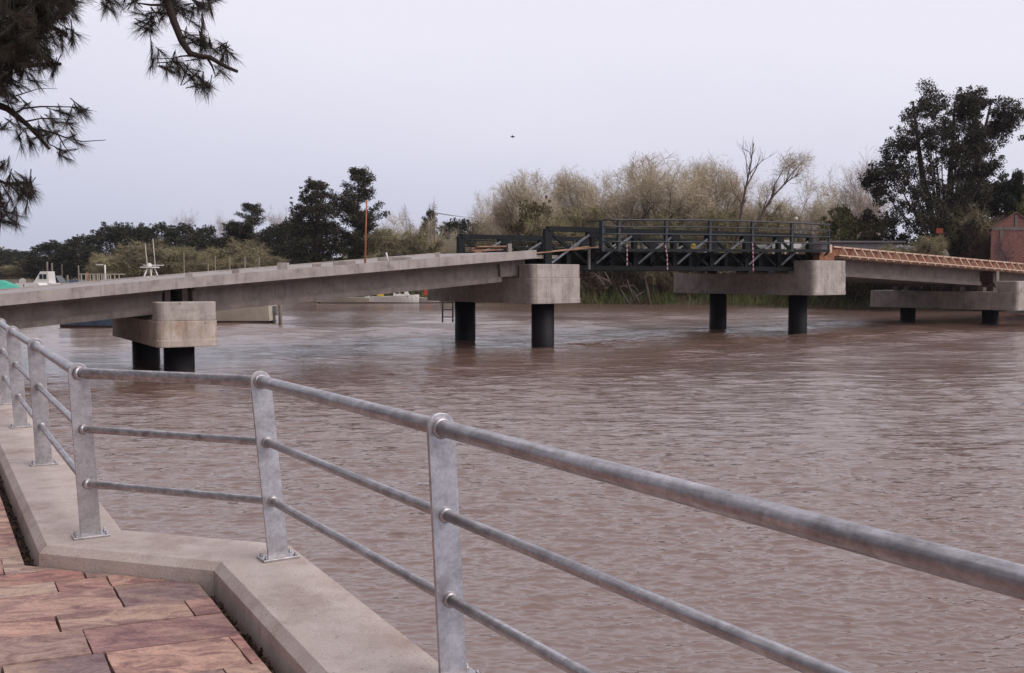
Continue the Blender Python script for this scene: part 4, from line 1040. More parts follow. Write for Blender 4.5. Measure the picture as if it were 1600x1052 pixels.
def yacht_extra(root, lb):
    outboard(-5.6, .7)(root, lb)
    for sg in (-1, 1):
        mb = MB(); x = 3.9
        mb.tube([V3(x+.35, sg*.9, 3.15), V3(x, sg*.5, 4.3)], .06, 6); mb.tube([V3(x-.5, sg*.9, 3.15), V3(x-.2, sg*.5, 4.3)], .05, 6); lb(mb, 'arch_leg', M['white'])
    mb = MB(); mb.box(V3(3.9, 0, 4.36), (1.0, 1.5, .1)); mb.box(V3(3.6, 0, 4.52), (1.6, .10, .08)); mb.ball(V3(3.9, .1, 4.5), .2); lb(mb, 'radar_platform', M['white'])
    for sg, h in ((-.35, 6.6), (.3, 6.2)):
        mb = MB(); mb.tube([V3(3.8+sg*.6, sg, 4.4), V3(3.95+sg*.6, sg, h)], [.035, .02], 5); lb(mb, 'aerial', M['white'])
boat('motor_yacht', 312, 80.5, 11.4, 3.4, 1.55, True, 'large cream motor yacht with radar arch, half hidden behind the left concrete deck', cat='yacht', mat='cream',
     cabin=[(-3.0, 4.9, 1.6, 2.6, 2.9, 'cream'), (.6, 5.0, 2.6, 3.25, 2.4, 'white')], extra=yacht_extra)
def house_extra(root, lb):
    mb = MB()
    for k in range(7): mb.box(V3(-1.1+k*.32, -1.03, 3.55), (.06, .05, .55)); mb.box(V3(-1.1+k*.32, 1.03, 3.55), (.06, .05, .55))
    for z in (3.82, 3.28):
        mb.box(V3(0, -1.03, z), (2.5, .07, .06)); mb.box(V3(0, 1.03, z), (2.5, .07, .06)); mb.box(V3(-1.2, 0, z), (.07, 2.1, .06))
    lb(mb, 'deck_rail', M['cream'])
    mb = MB(); mb.tube([V3(.2, 0, 3.2), V3(.2, 0, 4.5)], .06, 6); mb.box(V3(-.2, 0, 4.5), (.5, .12, .07)); lb(mb, 'mast', M['white'])
boat('houseboat', 160, 74.5, 5.6, 2.6, .9, False, 'small slatted-rail houseboat whose pale top deck shows above the bridge deck at the left', cat='houseboat', mat='bluetarp',
     cabin=[(-2.0, 2.2, .95, 3.2, 2.2, 'cream')], extra=house_extra)
def cover_extra(mat, z0, z1, L):
    def f(root, lb):
        mb = MB(); mb.loft([[V3(x, -w_, z0), V3(x, w_, z0), V3(x, w_*.3, z), V3(x, -w_*.3, z)] for x, w_, z in ((-L/2, 1.0, z1*.9), (0, 1.25, z1), (L/2*.9, .5, z0+.25))]); lb(mb, 'canvas_cover', M[mat])
    return f
boat('moored_boat', 4, 78, 5.2, 2.5, 1.3, False, 'boat under a bright green tarpaulin at the far left edge', mat='white', cabin=[(-1.5,1.8,1.3,2.3,2.1,'white')], extra=cover_extra('greentarp', 2.3, 3.35, 4.6))
boat('moored_boat', 52, 92, 4.6, 2.2, 1.2, False, 'white boat with a sloping bow cover, right of the round white dish', mat='white', cabin=[(-1.3,1.9,1.2,3.05,1.9,'white')])
boat('moored_boat', 67, 98, 3.6, 2.2, 1.3, True, 'white cabin boat with a tall upright wheelhouse behind the left deck', mat='white', cabin=[(-1.3,1.6,1.3,3.0,2.0,'white'),(-.9,.6,3.0,4.1,1.5,'white')])
boat('moored_boat', 90, 100, 4.6, 2.2, 1.2, False, 'white boat with dark glazed cabin between mooring posts at the left', mat='white', cabin=[(-1.8,1.9,1.2,2.85,2.0,'white'),(-1.5,.6,2.85,3.7,1.6,'glass')])
boat('moored_boat', 117, 105, 5.0, 2.2, 1.2, True, 'white boat with a blue canopy, left of the slatted-rail houseboat', mat='white', cabin=[(-2,2,1.2,2.9,1.9,'white'),(-.8,1.4,2.9,3.25,1.5,'bluetarp')])
dp = P(36, 440, 84); root = thing('dish', tuple(dp), 'round white dish standing above the left end of the bridge deck', 'dish')
mb = MB(); mb.loft([[dp+V3(math.cos(a*math.pi/8)*r_, y_, math.sin(a*math.pi/8)*r_) for a in range(16)] for r_, y_ in ((.27, -.12), (.27, -.08), (.05, .08))], sm=True); mb.build('bowl', M['white'], root)
mb = MB(); mb.tube([V3(dp.x, dp.y+.1, dp.z), V3(dp.x, dp.y+.1, -1)], .05, 6); mb.build('mount', M['post'], root)
# two boats at the far bank, seen under the girder
def far1(root, lb):
    mb = MB(); mb.box(V3(-1.2, 0, 1.12), (1.6, 1.3, .3)); lb(mb, 'blue_cover', M['bluetarp'])
    mb = MB(); mb.tube([V3(-1.0, -.7, .8), V3(-.7, -.7, 1.4)], .03, 5); mb.box(V3(-.5, 0, 1.25), (.06, 1.2, .4)); lb(mb, 'windscreen', M['glass'])
    outboard(-3.5, .35)(root, lb)
boat('speedboat', 536, 137, 7.2, 2.2, .72, True, 'long low cream speedboat with pointed bow at the far bank, seen under the girder', mat='cream', extra=far1)
def far2(root, lb):
    mb = MB(); mb.box(V3(-1.6, -.2, 1.15), (.8, .7, .36)); lb(mb, 'yellow_crate', M['yellow'])
    mb = MB(); mb.tube([V3(-3.2, 0, .7), V3(-3.15, 0, 1.7)], .05, 5); lb(mb, 'short_mast', M['white'])
    outboard(-3.7, .4)(root, lb)
boat('moored_boat', 613, 137.5, 7.2, 2.3, .85, False, 'white open boat carrying a yellow crate at the far bank, left of the second pier', mat='white', cabin=[(0.2,2.3,1.0,1.75,1.7,'white')], extra=far2)
def far3(root, lb):
    mb = MB(); mb.box(V3(0, 0, 1.5), (.9, .8, .9)); lb(mb, 'buoy_bundle', M['redbuoy'])
boat('moored_boat', 668, 138, 3.2, 1.8, .6, True, 'small boat with orange bundle, half hidden behind the second pier cap', mat='white', extra=far3)

# mooring posts
def mpost(px, top, d, r, mt, label, lean=0, bot=-1.0):
    a = P(px, top, d); mb = MB(); mb.tube([V3(a.x-lean, d, bot), V3(a.x, d, a.z)], [r*1.1, r], 8)
    tag(mb.build('mooring_post', M[mt]), label, 'mooring post', 'mooring posts of the marina')
for a in ((437.5, 460, 76, .13, 'post', 'mooring post standing in the water just right of the cream yacht stern'),
          (73.5, 409, 100, .09, 'post', 'pale mooring post directly left of the tallest pair at the far left'),
          (81, 411, 100, .09, 'post', 'brownish mooring post, right one of the close pair at the far left'),
          (96.5, 413, 104, .07, 'bark', 'thin dark mooring post against the dark trees at the left'),
          (105.5, 430, 100, .09, 'post', 'short mooring post left of the tall grey one'),
          (122.5, 415, 100, .07, 'post', 'thin grey mooring post left of the slatted-rail houseboat'),
          (136, 425, 78, .11, 'rust', 'short reddish-brown mooring post beside the slatted-rail houseboat'),
          (287, 392, 104, .06, 'post', 'tall thin mooring post in front of the grey riverside shed'),
          (325, 412, 100, .09, 'post', 'low mooring post right of the grey riverside shed'),
          (336, 400, 112, .07, 'post', 'faint mooring post between the shed and the yellowish willow'),
          (358.5, 402, 98, .08, 'post', 'greyish mooring post, left of three evenly spaced ones before the yellowish willow'),
          (382.5, 402, 98, .09, 'post', 'greyish mooring post, middle of three evenly spaced ones before the yellowish willow'),
          (404.5, 402, 98, .09, 'post', 'greyish mooring post, right of three evenly spaced ones before the yellowish willow')):
    mpost(*a)
def shedlike(name, px0, px1, y0, y1, d, dep, wall, roof, label, cat, ridge=0, gz=2.2):
    a, b = P(px0, y0, d), P(px1, y0, d); z1 = a.z; root = thing(name, ((a.x+b.x)/2, d, gz), label, cat)
    mb = MB(); mb.box(V3((a.x+b.x)/2, d+dep/2, (z1+gz-1)/2), (b.x-a.x, dep, z1-gz+1)); mb.build('wall', wall, root)
    mb = MB(); x0, x1 = a.x-.3, b.x+.3
    if ridge: mb.loft([[V3(x0, d-.4, z1), V3(x0, d+dep/2, z1+ridge), V3(x0, d+dep+.4, z1), V3(x0, d+dep/2, z1+ridge-.15)][::1], [V3(x1, d-.4, z1), V3(x1, d+dep/2, z1+ridge), V3(x1, d+dep+.4, z1), V3(x1, d+dep/2, z1+ridge-.15)]])
    else: mb.box(V3((x0+x1)/2, d+dep/2, z1+.08), (x1-x0, dep+.6, .16))
    mb.build('roof', roof, root)
    return root
shedlike('riverside_shed', 288, 318, 406, 420, 192, 6, M['greywall'], M['concrete'], 'small grey shed with pale roof among the willows at the left', 'shed', ridge=.9)
shedlike('riverside_shed', 432, 466, 408, 410, 186, 6, M['greywall'], M['girder'], 'low pale shed under the trees, just left of the tall dark pair', 'shed', ridge=.5)
shedlike('long_shed', 1284, 1410, 379, 398, 112, 5, M['greywall'], M['greywall'], 'long low grey building behind the start of the timber formwork', 'shed', gz=4.5)
mb = MB(); rnd = random.Random(2)
for k in range(60):
    c = P(rnd.uniform(1400, 1462), 391+rnd.uniform(-5, 5), 110+rnd.uniform(-2, 2)); mb.ball(c, rnd.uniform(.2, .5), 6, .7)
for x in (1408, 1430, 1450): mb.ball(P(x, 398, 110), 1.1, 7, .7)
for x in range(1400, 1465, 9): mb.ball(P(x, 404, 111), 1.5, 9, .9)
tag(mb.build('rubble_heap', M['palerock']), 'heap of pale rubble behind the timber formwork, right of the long grey building', 'rubble')
# brick house at the right edge
def house():
    d = 104; a = P(1549, 357, d); pk = P(1588, 333, d+.01); gz = 3.2; x0 = a.x; x2 = pk.x+(pk.x-x0)
    root = thing('brick_house', (pk.x, d, gz), 'red brick gabled house at the right edge of the far bank', 'house')
    mb = MB(); K = .52; sec = lambda y: [V3(x+K*(y-d), y, z) for x, z in ((x0, gz-2), (x2, gz-2), (x2, a.z), (pk.x, pk.z), (x0, a.z))]
    mb.loft([sec(d), sec(d+9)]); wl = mb.build('wall', M['brick'], root)
    mb = MB(); mb.box(V3((x0+x2)/2, d-.03, a.z), (x2-x0, .08, .35)); mb.box(V3(x0+1.0, d-.04, (a.z+gz)/2-.2), (.3, .1, a.z-gz)); mb.box(V3(pk.x, d-.03, (pk.z+a.z)/2), (.3, .08, pk.z-a.z-.4)); mb.build('concrete_beam', M['girder'], wl)
    mb = MB()
    for sg, xe in ((-1, x0-.35), (1, x2+.35)):
        ez = a.z-(pk.z-a.z)*.35/(pk.x-x0)
        mb.loft([[V3(x+K*(y-d), y, z) for x, z in ((pk.x, pk.z+.02), (xe, ez+.02), (xe, ez+.12), (pk.x, pk.z+.14))] for y in (d-.15, d+9.3)])
    mb.build('roof', material('roof_tiles', (.17,.08,.06), (.26,.16,.14), scale=2, rough=.9), root)
    mb = MB(); mb.box(V3(pk.x+2.2, d-.02, a.z-1.8), (1.2, .1, 1.2)); mb.build('window', M['glass'], wl)
house()
r = P(1468, 361, 112); mb = MB(); mb.box(r, (.75, .1, .55)); mb.box(r-V3(0, -.08, 3.5), (.1, .1, 7))
tag(mb.build('red_sign', material('sign_red', (.5,.10,.06), (.42,.09,.06), scale=2)), 'small plain red board on a pole in front of the big gum tree', 'sign')
# utility pole
d = 163; a = P(679, 333, d); root = thing('utility_pole', (a.x, d, 2.4), 'twin-legged wooden utility pole with crossarm, left of the truss', 'utility pole')
for x in (673.5, 679): b = P(x, 333 if x > 675 else 345, d); mb = MB(); mb.tube([V3(b.x, d, 1), V3(b.x, d, b.z)], [.16, .12], 8); mb.build('pole', M['post'], root)
mb = MB(); mb.beam(P(674, 336, d), P(684, 336, d), .14, .14); mb.build('crossarm', M['bark'], root)
for x in (675, 679, 683): mb = MB(); mb.tube([P(x, 335.5, d), P(x, 332.5, d)], .07, 6); mb.build('insulator', M['grey'], root)
mb = MB()
for k, x in enumerate((675, 679, 683)):
    a, b = P(x, 332.8, d), P(1000+k*5, 300+k*3, 230)
    pts = [a+(b-a)*(i/16)-V3(0, 0, 4*3.0*(i/16)*(1-i/16)) for i in range(17)]; mb.tube(pts, .022, 4)
tag(mb.build('power_lines', M['grey']), 'thin sagging power lines running right from the utility pole', 'power line')
# street lamp
d = 100; a = P(1244, 342, d); root = thing('street_lamp', (a.x, d, 3), 'thin street lamp with a white head above the right end of the truss', 'street lamp')
mb = MB(); mb.tube([V3(a.x, d, 1), V3(a.x, d, a.z-.1)], .05, 6); mb.build('pole', M['grey'], root)
mb = MB(); mb.ball(V3(a.x, d, a.z), .17); mb.build('lamp_head', M['white'], root)
# bird
c = P(801, 214, 60); root = None
mb = MB(); mb.loft([[c+V3(x, y*r_, z*r_) for y, z in ((1,0),(0,1),(-1,0),(0,-1))] for x, r_ in ((-.14,.01),(-.06,.035),(.02,.045),(.09,.03),(.14,.008))], sm=True)
mb.add([c+V3(-.03,0,.01), c+V3(.05,0,.01), c+V3(-.02,-.22,.08), c+V3(-.05,-.15,.06)], [(0,1,2,3)]); mb.add([c+V3(-.03,0,.01), c+V3(.05,0,.01), c+V3(-.02,.22,.08), c+V3(-.05,.15,.06)], [(3,2,1,0)])
tag(mb.build('bird', M['pile']), 'tiny dark bird flying high above the river', 'bird')

# ------------------------------------------------------------ trees
variant('w1', twiggy(1, 17, 17, 0, 1.7, 14, .024, .25, r0=.44, stems=4, levels=4, kids=(3,4), spread=.62, up=.3, lenf=.40, dome=1, leafn=1500), 'palebark', 'twig_w', 17, 17)
variant('w2', twiggy(22, 17, 17, 0, 1.8, 14, .024, .3, r0=.44, stems=3, levels=4, kids=(3,4), spread=.66, up=.3, lenf=.40, dome=1, leafn=3500), 'palebark', 'twig_w', 17, 17)
variant('w3', twiggy(33, 15, 14, 0, 1.6, 34, .026, .5, stems=4, levels=3, kids=(3,4), spread=.8, leafn=3500), 'palebark', 'twig_w', 15, 14)
variant('y1', twiggy(44, 12, 8, 0, 1.2, 80, .045, .7, stems=7, levels=3, kids=(3,4), spread=1.0, up=.1, leafn=9000), 'bark', 'twig_y', 12, 8)
variant('y2', twiggy(45, 12, 9, 0, 1.2, 80, .045, .7, stems=6, levels=3, kids=(3,4), spread=.9, up=.15, leafn=9000), 'bark', 'twig_y', 12, 9)
variant('b1', twiggy(51, 9, 14, 0, 1.5, 11, .024, .1, stems=1, levels=4, kids=(3,4), spread=.6, r0=.2), 'deadbark', 'twig_b', 9, 14)
variant('b2', twiggy(52, 10, 14, 0, 1.6, 11, .024, .1, stems=2, levels=4, kids=(3,3), spread=.6, r0=.18), 'deadbark', 'twig_b', 10, 14)
variant('r1', twiggy(53, 9, 12, 0, 1.2, 26, .034, .2, stems=2, levels=3, kids=(3,4), spread=.7, r0=.2), 'bark', 'twig_r', 9, 12)
variant('d1', dense_tree(61, 'round', 11, 11, nclump=120, cr=(.8, 1.4)), 'bark', 'leaf_d', 11, 11)
variant('d2', dense_tree(62, 'round', 10, 11, nclump=90, cr=(.7, 1.3)), 'bark', 'leaf_d', 10, 11)
variant('d3', dense_tree(63, 'cone', 9, 12, cr=(.6, 1.1)), 'bark', 'leaf_d', 9, 12)
variant('t1', dense_tree(71, 'tall', 9, 15, nclump=230, cr=(.45, .9), per=300, size=.13), 'bark', 'leaf_t', 9, 15)
variant('t2', dense_tree(74, 'cone', 9, 17, base=.03, cr=(.65, 1.05), per=300, size=.13), 'bark', 'leaf_t', 9, 17)
variant('o1', dense_tree(81, 'round', 8, 8, nclump=70, cr=(.5, .9), size=.15), 'bark', 'leaf_o', 8, 8)
variant('g1', dense_tree(82, 'round', 8, 7, nclump=70, cr=(.5, .9), size=.15), 'bark', 'leaf_g', 8, 7)
G1, G2, G3, G4 = 'dark round trees along the left bank', 'yellowish willows in front of the left trees', 'bare willows behind the truss', 'leafless trees behind the others'
T = [
 ('d1', -45, 388, 70, 330, 'dark_tree', 'dark round tree cut by the left edge, farthest down the river', G1),
 ('d1', 12, 391, 62, 330, 'dark_tree', 'farthest dark round tree wholly visible at the left edge', G1),
 ('d2', 45, 393, 42, 315, 'dark_tree', 'low dark tree directly above the leftmost yellowish willow', G1),
 ('y1', 48, 404, 68, 262, 'willow', 'leftmost yellowish willow, low against the dark trees', G2),
 ('d1', 92, 377, 66, 250, 'dark_tree', 'dark rounded tree, left half of the second clump from the left', G1),
 ('d2', 130, 368, 56, 240, 'dark_tree', 'dark rounded tree, right half of the second clump from the left', G1),
 ('d1', 178, 350, 62, 225, 'dark_tree', 'dark tree rising just right of the gap in the left tree line', G1),
 ('d1', 215, 351, 50, 222, 'dark_tree', 'dark tree above the large yellowish willow, left of two', G1),
 ('d2', 252, 350, 46, 218, 'dark_tree', 'dark tree above the large yellowish willow, right of two', G1),
 ('d2', 286, 351, 50, 215, 'dark_tree', 'dark ragged tree below the faint bare treetop at the left', G1),
 ('d2', 322, 354, 36, 212, 'dark_tree', 'sparse dark tree right of the faint bare treetop', G1),
 ('d2', 305, 368, 60, 205, 'dark_tree', 'low dark tree directly behind the grey riverside shed', G1),
 ('b1', 284, 329, 40, 240, 'bare_tree', 'faint bare treetop above the dark trees, leftmost one', G4),
 ('b2', 345, 335, 46, 240, 'bare_tree', 'faint bare treetop, second from the left', G4),
 ('y2', 172, 397, 58, 195, 'willow', 'low yellowish willow behind the slatted-rail houseboat', G2),
 ('y1', 222, 381, 112, 185, 'willow', 'large rounded yellowish willow behind the yacht aerials', G2),
 ('y2', 282, 388, 78, 190, 'willow', 'yellowish willow left of the grey riverside shed', G2),
 ('d3', 362, 349, 50, 205, 'dark_tree', 'dark tree with brownish crown left of the layered pine', G1),
 ('t2', 393, 319, 66, 203, 'pine_tree', 'dark layered pine with pointed top, left of the tall dark pair', None),
 ('y1', 388, 378, 98, 165, 'willow', 'yellowish willow behind three evenly spaced mooring posts', G2),
 ('y2', 345, 394, 70, 172, 'willow', 'low brownish willow right of the grey riverside shed', G2),
 ('d2', 426, 357, 46, 195, 'dark_tree', 'small dark tree between the layered pine and the tall dark pair', G1),
 ('b1', 445, 325, 58, 212, 'bare_tree', 'bare grey treetop just left of the tall dark pair', G4),
 ('d1', 456, 343, 54, 190, 'dark_tree', 'grey-green dark tree touching the tall dark pair on the left', G1),
 ('t1', 495, 284, 88, 170, 'tall_cypress', 'tall dense dark tree with a blunt top, left of the pair', 'pair of tall dark trees'),
 ('t2', 558, 264, 80, 162, 'tall_cypress', 'taller dark tree with gaps in its pointed crown, right of the pair', 'pair of tall dark trees'),
 ('w3', 625, 333, 92, 168, 'willow', 'hazy olive willow right of the tall dark pair', G3),
 ('w3', 672, 345, 78, 172, 'willow', 'hazy willow behind the utility pole', G3),
 ('y2', 600, 360, 70, 160, 'willow', 'low yellowish willow at the foot of the tall dark pair', G3),
 ('y1', 648, 365, 96, 157, 'willow', 'low olive willow left of the utility pole', G3),
 ('w3', 790, 285, 90, 163, 'willow', 'feathery pale willow filling the left side of the big willow group', G3),
 ('w3', 858, 276, 100, 166, 'willow', 'feathery pale willow between the two tall pale green ones', G3),
 ('w3', 985, 262, 110, 160, 'willow', 'feathery willow behind the left side of the largest domed one', G3),
 ('w3', 1075, 255, 120, 162, 'willow', 'feathery willow behind the right side of the largest domed one', G3),
 ('w3', 1155, 275, 90, 160, 'willow', 'feathery willow behind the foot of the thin dead tree', G3),
 ('r1', 655, 317, 48, 190, 'reddish_tree', 'bare tree with a reddish-purple top left of the utility pole', None),
 ('d3', 672, 331, 30, 185, 'dark_tree', 'small dark-topped tree beside the utility pole', G1),
 ('d2', 712, 344, 60, 195, 'dark_tree', 'low olive-dark tree right of the utility pole', G1),
 ('o1', 752, 346, 62, 172, 'round_bush', 'flat-topped brownish bush above the far truss left end', 'rounded olive bushes'),
 ('w3', 712, 365, 60, 165, 'willow', 'low grey willow left of the far truss', G3),
 ('b2', 735, 333, 60, 240, 'bare_tree', 'faint bare treetop left of the willows above the truss', G4),
 ('w3', 770, 305, 60, 178, 'willow', 'small pale willow at the left end of the big willow group', G3),
 ('w1', 822, 262, 118, 150, 'willow', 'tall pale green willow, first of the big willows above the truss', G3),
 ('w2', 893, 260, 106, 158, 'willow', 'tall pale green willow, second of the big willows above the truss', G3),
 ('w3', 945, 272, 96, 152, 'willow', 'willow directly left of the largest domed willow', G3),
 ('o1', 838, 314, 86, 140, 'round_bush', 'domed dark olive bush in front of the pale green willows', 'rounded olive bushes'),
 ('y2', 905, 325, 110, 138, 'willow', 'low brown willow bushing out above the truss left end', G3),
 ('w1', 1030, 234, 186, 141, 'willow', 'largest domed willow with dark spreading limbs, above the truss', G3),
 ('w2', 1112, 243, 116, 147, 'willow', 'willow directly right of the largest domed willow', G3),
 ('y1', 1010, 335, 130, 137, 'willow', 'low brown willow at the foot of the largest domed willow', G3),
 ('y2', 1110, 330, 120, 137, 'willow', 'low brown willow left of the dead leaning tree', G3),
 ('w3', 1190, 288, 96, 165, 'willow', 'pale willow behind the dead leaning tree', G3),
 ('w3', 1262, 280, 110, 165, 'willow', 'hazy willow right of the dead leaning tree', G3),
 ('y1', 1210, 325, 100, 150, 'willow', 'low hazy brown willow behind the street lamp', G3),
 ('w3', 1305, 290, 80, 170, 'willow', 'hazy willow above the long grey building', G3),
 ('y2', 1440, 372, 90, 106, 'willow', 'low brown brush in front of the pale rubble heap', None),
 ('w3', 1335, 262, 110, 158, 'willow', 'pale feathery willow behind the tall bare grey tree at the right', G3),
 ('b2', 1352, 243, 92, 150, 'bare_tree', 'tall bare grey tree just left of the big gum tree', G4),
 ('g1', 1318, 324, 84, 122, 'round_bush', 'green-yellow bush above the long grey building', 'rounded olive bushes'),
 ('o1', 1370, 345, 76, 120, 'round_bush', 'dark olive bush at the left foot of the big gum tree', 'rounded olive bushes'),
 ('d1', 1556, 276, 92, 128, 'dark_tree', 'dark tree right of the big gum tree, behind the brick house', None),
 ('d3', 1590, 270, 40, 124, 'dark_tree', 'dark tree with a sprawling top at the right edge', None),
 ('g1', 1608, 300, 60, 120, 'round_bush', 'yellow-green bush behind the brick house at the right edge', None),
 ('d1', 1665, 262, 110, 130, 'dark_tree', 'dark tree just beyond the right edge of the view', None),
 ('y2', 1505, 322, 92, 116, 'willow', 'reddish-brown brush left of the brick house', None),
 ('r1', 1567, 356, 44, 101, 'reddish_tree', 'thin brown brush in front of the brick house gable', None),
 ('r1', 1540, 335, 60, 112, 'reddish_tree', 'reddish bare shrub touching the brick house', None),
]
for k, px, top, wpx, d, nm, lab, grp in T: tree(k, px, top, wpx, d, nm, lab, 'bush' if 'bush' in nm else 'tree', grp)

# the big gum tree
def gum():
    d0 = 118; s = d0/1600
    cl = [(1440,160,26),(1470,150,24),(1425,190,30),(1400,215,24),(1450,205,34),(1480,190,28),(1512,145,20),(1520,175,27),(1500,160,18),(1546,166,22),(1572,172,17),(1586,184,11),(1495,225,28),(1530,212,19),(1560,196,18),(1385,250,17),(1410,260,30),(1445,255,35),(1480,270,30),(1550,220,14),(1520,228,17),(1388,288,20),(1420,305,34),(1460,310,38),(1500,300,28),(1530,285,20),(1410,345,35),(1450,352,40),(1490,345,33),(1382,340,18),(1526,255,14),(1440,380,30),(1480,380,25),(1378,262,12),(1505,200,16),(1465,230,24),(1430,228,22),(1535,150,12),(1505,262,18),(1400,320,22),(1470,350,34),(1510,330,22),(1380,372,20),(1410,385,26),(1512,372,22)]
    cl = [(1478+(x-1478)*.95, y+12 if y < 300 else y, r) for x, y, r in cl]
    rng = np.random.RandomState(91); C = []; limbs = []; c0 = P(1475, 430, d0); gz = 3.6
    root = thing('gum_tree', (c0.x, d0, gz), 'huge dark gum tree with ragged crown towering over the right bank', 'tree')
    base = np.array([0, 0, 0.])
    for i, (x, y, r) in enumerate(cl):
        p = P(x, y, d0); q = np.array([p.x-c0.x, rng.uniform(-4.5, 4.5), p.z-gz]); R_ = r*s
        for k in range(20): o = rng.normal(0, .55, 3)*R_; C.append((q[0]+o[0], q[1]+o[1]*1.6, q[2]+o[2]*.95, rng.uniform(.28, .95)*(1 if k < 11 else .5)))
        f = np.array([q[0]*.35, q[1]*.3, q[2]*.45]); limbs.append(tube_np(np.array([f*.35, f, (f+q)/2+np.array([0,0,-.4]), q+np.array([0,0,.2*R_])]), [.12, .10, .06, .02], 5))
    for sx_ in (-1.2, .3, 1.6): limbs.append(tube_np(np.array([[sx_*.3, 0, -1], [sx_, 0, 5], [sx_*2.2, .5, 12], [sx_*3.2, .5, 20]]), [.5, .42, .3, .1], 8))
    v, f = leafy(C, rng, 400, .125, squash=.85)
    link('crown', np_mesh('crown', v, f, M['leaf_e']), root)
    v, f = merge(limbs); link('trunk', np_mesh('trunk', v, f, M['bark'], True), root)
gum()
# the dead tree and its leaning neighbour
def deadtree(name, pts_list, d, label):
    base = P(*pts_list[0][0][0], d); root = thing(name, (base.x, d, 2.0), label, 'tree')
    mb = MB(); rnd = random.Random(6)
    for k, (pl, r) in enumerate(pts_list):
        pts = [P(x, y, d+(k % 3-1)*.8*(i/len(pl))) for i, (x, y) in enumerate(pl)]
        mb.tube(pts, [r*(1-.8*i/(len(pts)-1)) for i in range(len(pts))], 6)
        for i in range(1, len(pts)):
            for q in range(5):
                a = pts[i-1]+(pts[i]-pts[i-1])*rnd.random(); dv = (pts[i]-pts[i-1]).normalized(); e = a+dv*rnd.uniform(.5,1.4)+V3(rnd.uniform(-.8,.8), rnd.uniform(-.5,.5), rnd.uniform(.1,.9)); mb.tube([a, (a+e)/2+V3(0,0,-.06), e], [r*.22, r*.16, .01], 4)
    mb.build('trunk', M['deadbark'], root)
    return root
deadtree('dead_tree', [([(1148,392),(1156,345),(1163,305),(1172,262),(1178,224)], .26), ([(1163,305),(1168,280),(1166,250),(1160,232)], .10), ([(1166,292),(1182,262),(1190,238)], .10), ([(1170,272),(1190,252),(1206,243)], .07), ([(1174,250),(1171,238),(1158,232)], .06), ([(1160,320),(1146,300),(1140,280)], .07)], 134, 'thin dead tree with upright bare branches poking above the truss')
rt = deadtree('leaning_tree', [([(1165,395),(1185,345),(1205,310),(1228,285),(1248,272)], .24), ([(1205,310),(1210,290),(1222,268),(1238,256)], .12), ([(1222,292),(1240,268),(1258,250)], .10), ([(1190,335),(1198,312),(1200,296)], .09), ([(1228,285),(1234,262),(1226,252)], .07)], 133, 'dark leaning tree with a feathery top bending to the right above the truss')
rng = np.random.RandomState(17)
Bp = []; 
for (x, y, n_, sp_) in ((1245,268,260,1.3),(1255,252,220,1.0),(1235,258,200,1.0),(1222,268,160,1.0),(1202,296,150,1.0),(1228,250,120,.8)):
    c = P(x, y, 133); Bp.append(np.array([[c.x, 133, c.z]])+rng.normal(0, sp_*.55, (n_, 3)))
Bp = np.concatenate(Bp)-np.array([[rt.location.x, rt.location.y, rt.location.z]]); D = rng.normal(0, .5, Bp.shape)+np.array([[.5, 0, .5]]); D /= np.linalg.norm(D, axis=1)[:, None]
v, f = ribbons(Bp, D, rng.uniform(.5, 1.4, len(Bp)), rng.uniform(0, .5, len(Bp)), .04, rng); link('crown', np_mesh('crown', v, f, M['twig_w']), rt)

# undergrowth along the far bank, reeds at its foot, and the wood that closes the view
def undergrowth():
    rng = np.random.RandomState(31); parts = []; B_ = []; L_ = []; C = []
    for i in range(2300):
        x = rng.uniform(-62, 74); sd_ = shore_d(x); dd = sd_+rng.uniform(1.5, 15)
        hmax = 3.6 if x < 3 else (4.6 if x < 36 else 4.2)
        cl_ = .5+.5*math.sin(x*.31)*math.sin(x*.13+1)
        z = 1.6+rng.rand()**1.2*hmax*(.55+.45*cl_)*min(1, (dd-sd_)/5+.35)
        C.append((x, dd, z, rng.uniform(.5, 1.05)))
    v, f = leafy(C, rng, 85, .17, squash=.8); parts.append((v, f))
    n = 15000; x = rng.uniform(-62, 74, n); dd = np.array([shore_d(a) for a in x])+rng.uniform(.6, 12, n); B = np.stack([x, dd, np.full(n, .9)+rng.uniform(0, 1.8, n)], 1)
    D = rng.normal(0, .45, (n, 3)); D[:, 2] = np.abs(D[:, 2])+.5; D /= np.linalg.norm(D, axis=1)[:, None]
    parts.append(ribbons(B, D, rng.uniform(1.2, 4.2, n), rng.uniform(.1, 1.4, n), .055, rng))
    v, f = merge(parts); o = link('undergrowth', np_mesh('undergrowth', v, f, M['under'])); tag(o, 'tangled brown undergrowth along the far bank', 'undergrowth', kind='stuff')
    n = 17000; x = rng.uniform(-62, 74, n); g = .5+.5*np.sin(x*.55+2)*np.sin(x*.21); keep = rng.rand(n) < g*.8+.2; x = x[keep]; n = len(x)
    dd = np.array([shore_d(a) for a in x])+rng.uniform(-.3, 3.4, n); B = np.stack([x, dd, np.clip((dd-np.array([shore_d(a) for a in x]))*.4, 0, 1.4)], 1)
    D = rng.normal(0, .3, (n, 3)); D[:, 2] = 1; D /= np.linalg.norm(D, axis=1)[:, None]
    v, f = ribbons(B, D, rng.uniform(.7, 1.9, n), rng.uniform(.1, .7, n), .07, rng)
    o = link('reeds', np_mesh('reeds', v, f, M['grass'])); tag(o, 'green and straw-coloured reeds at the water line of the far bank', 'reeds', kind='stuff')
undergrowth()
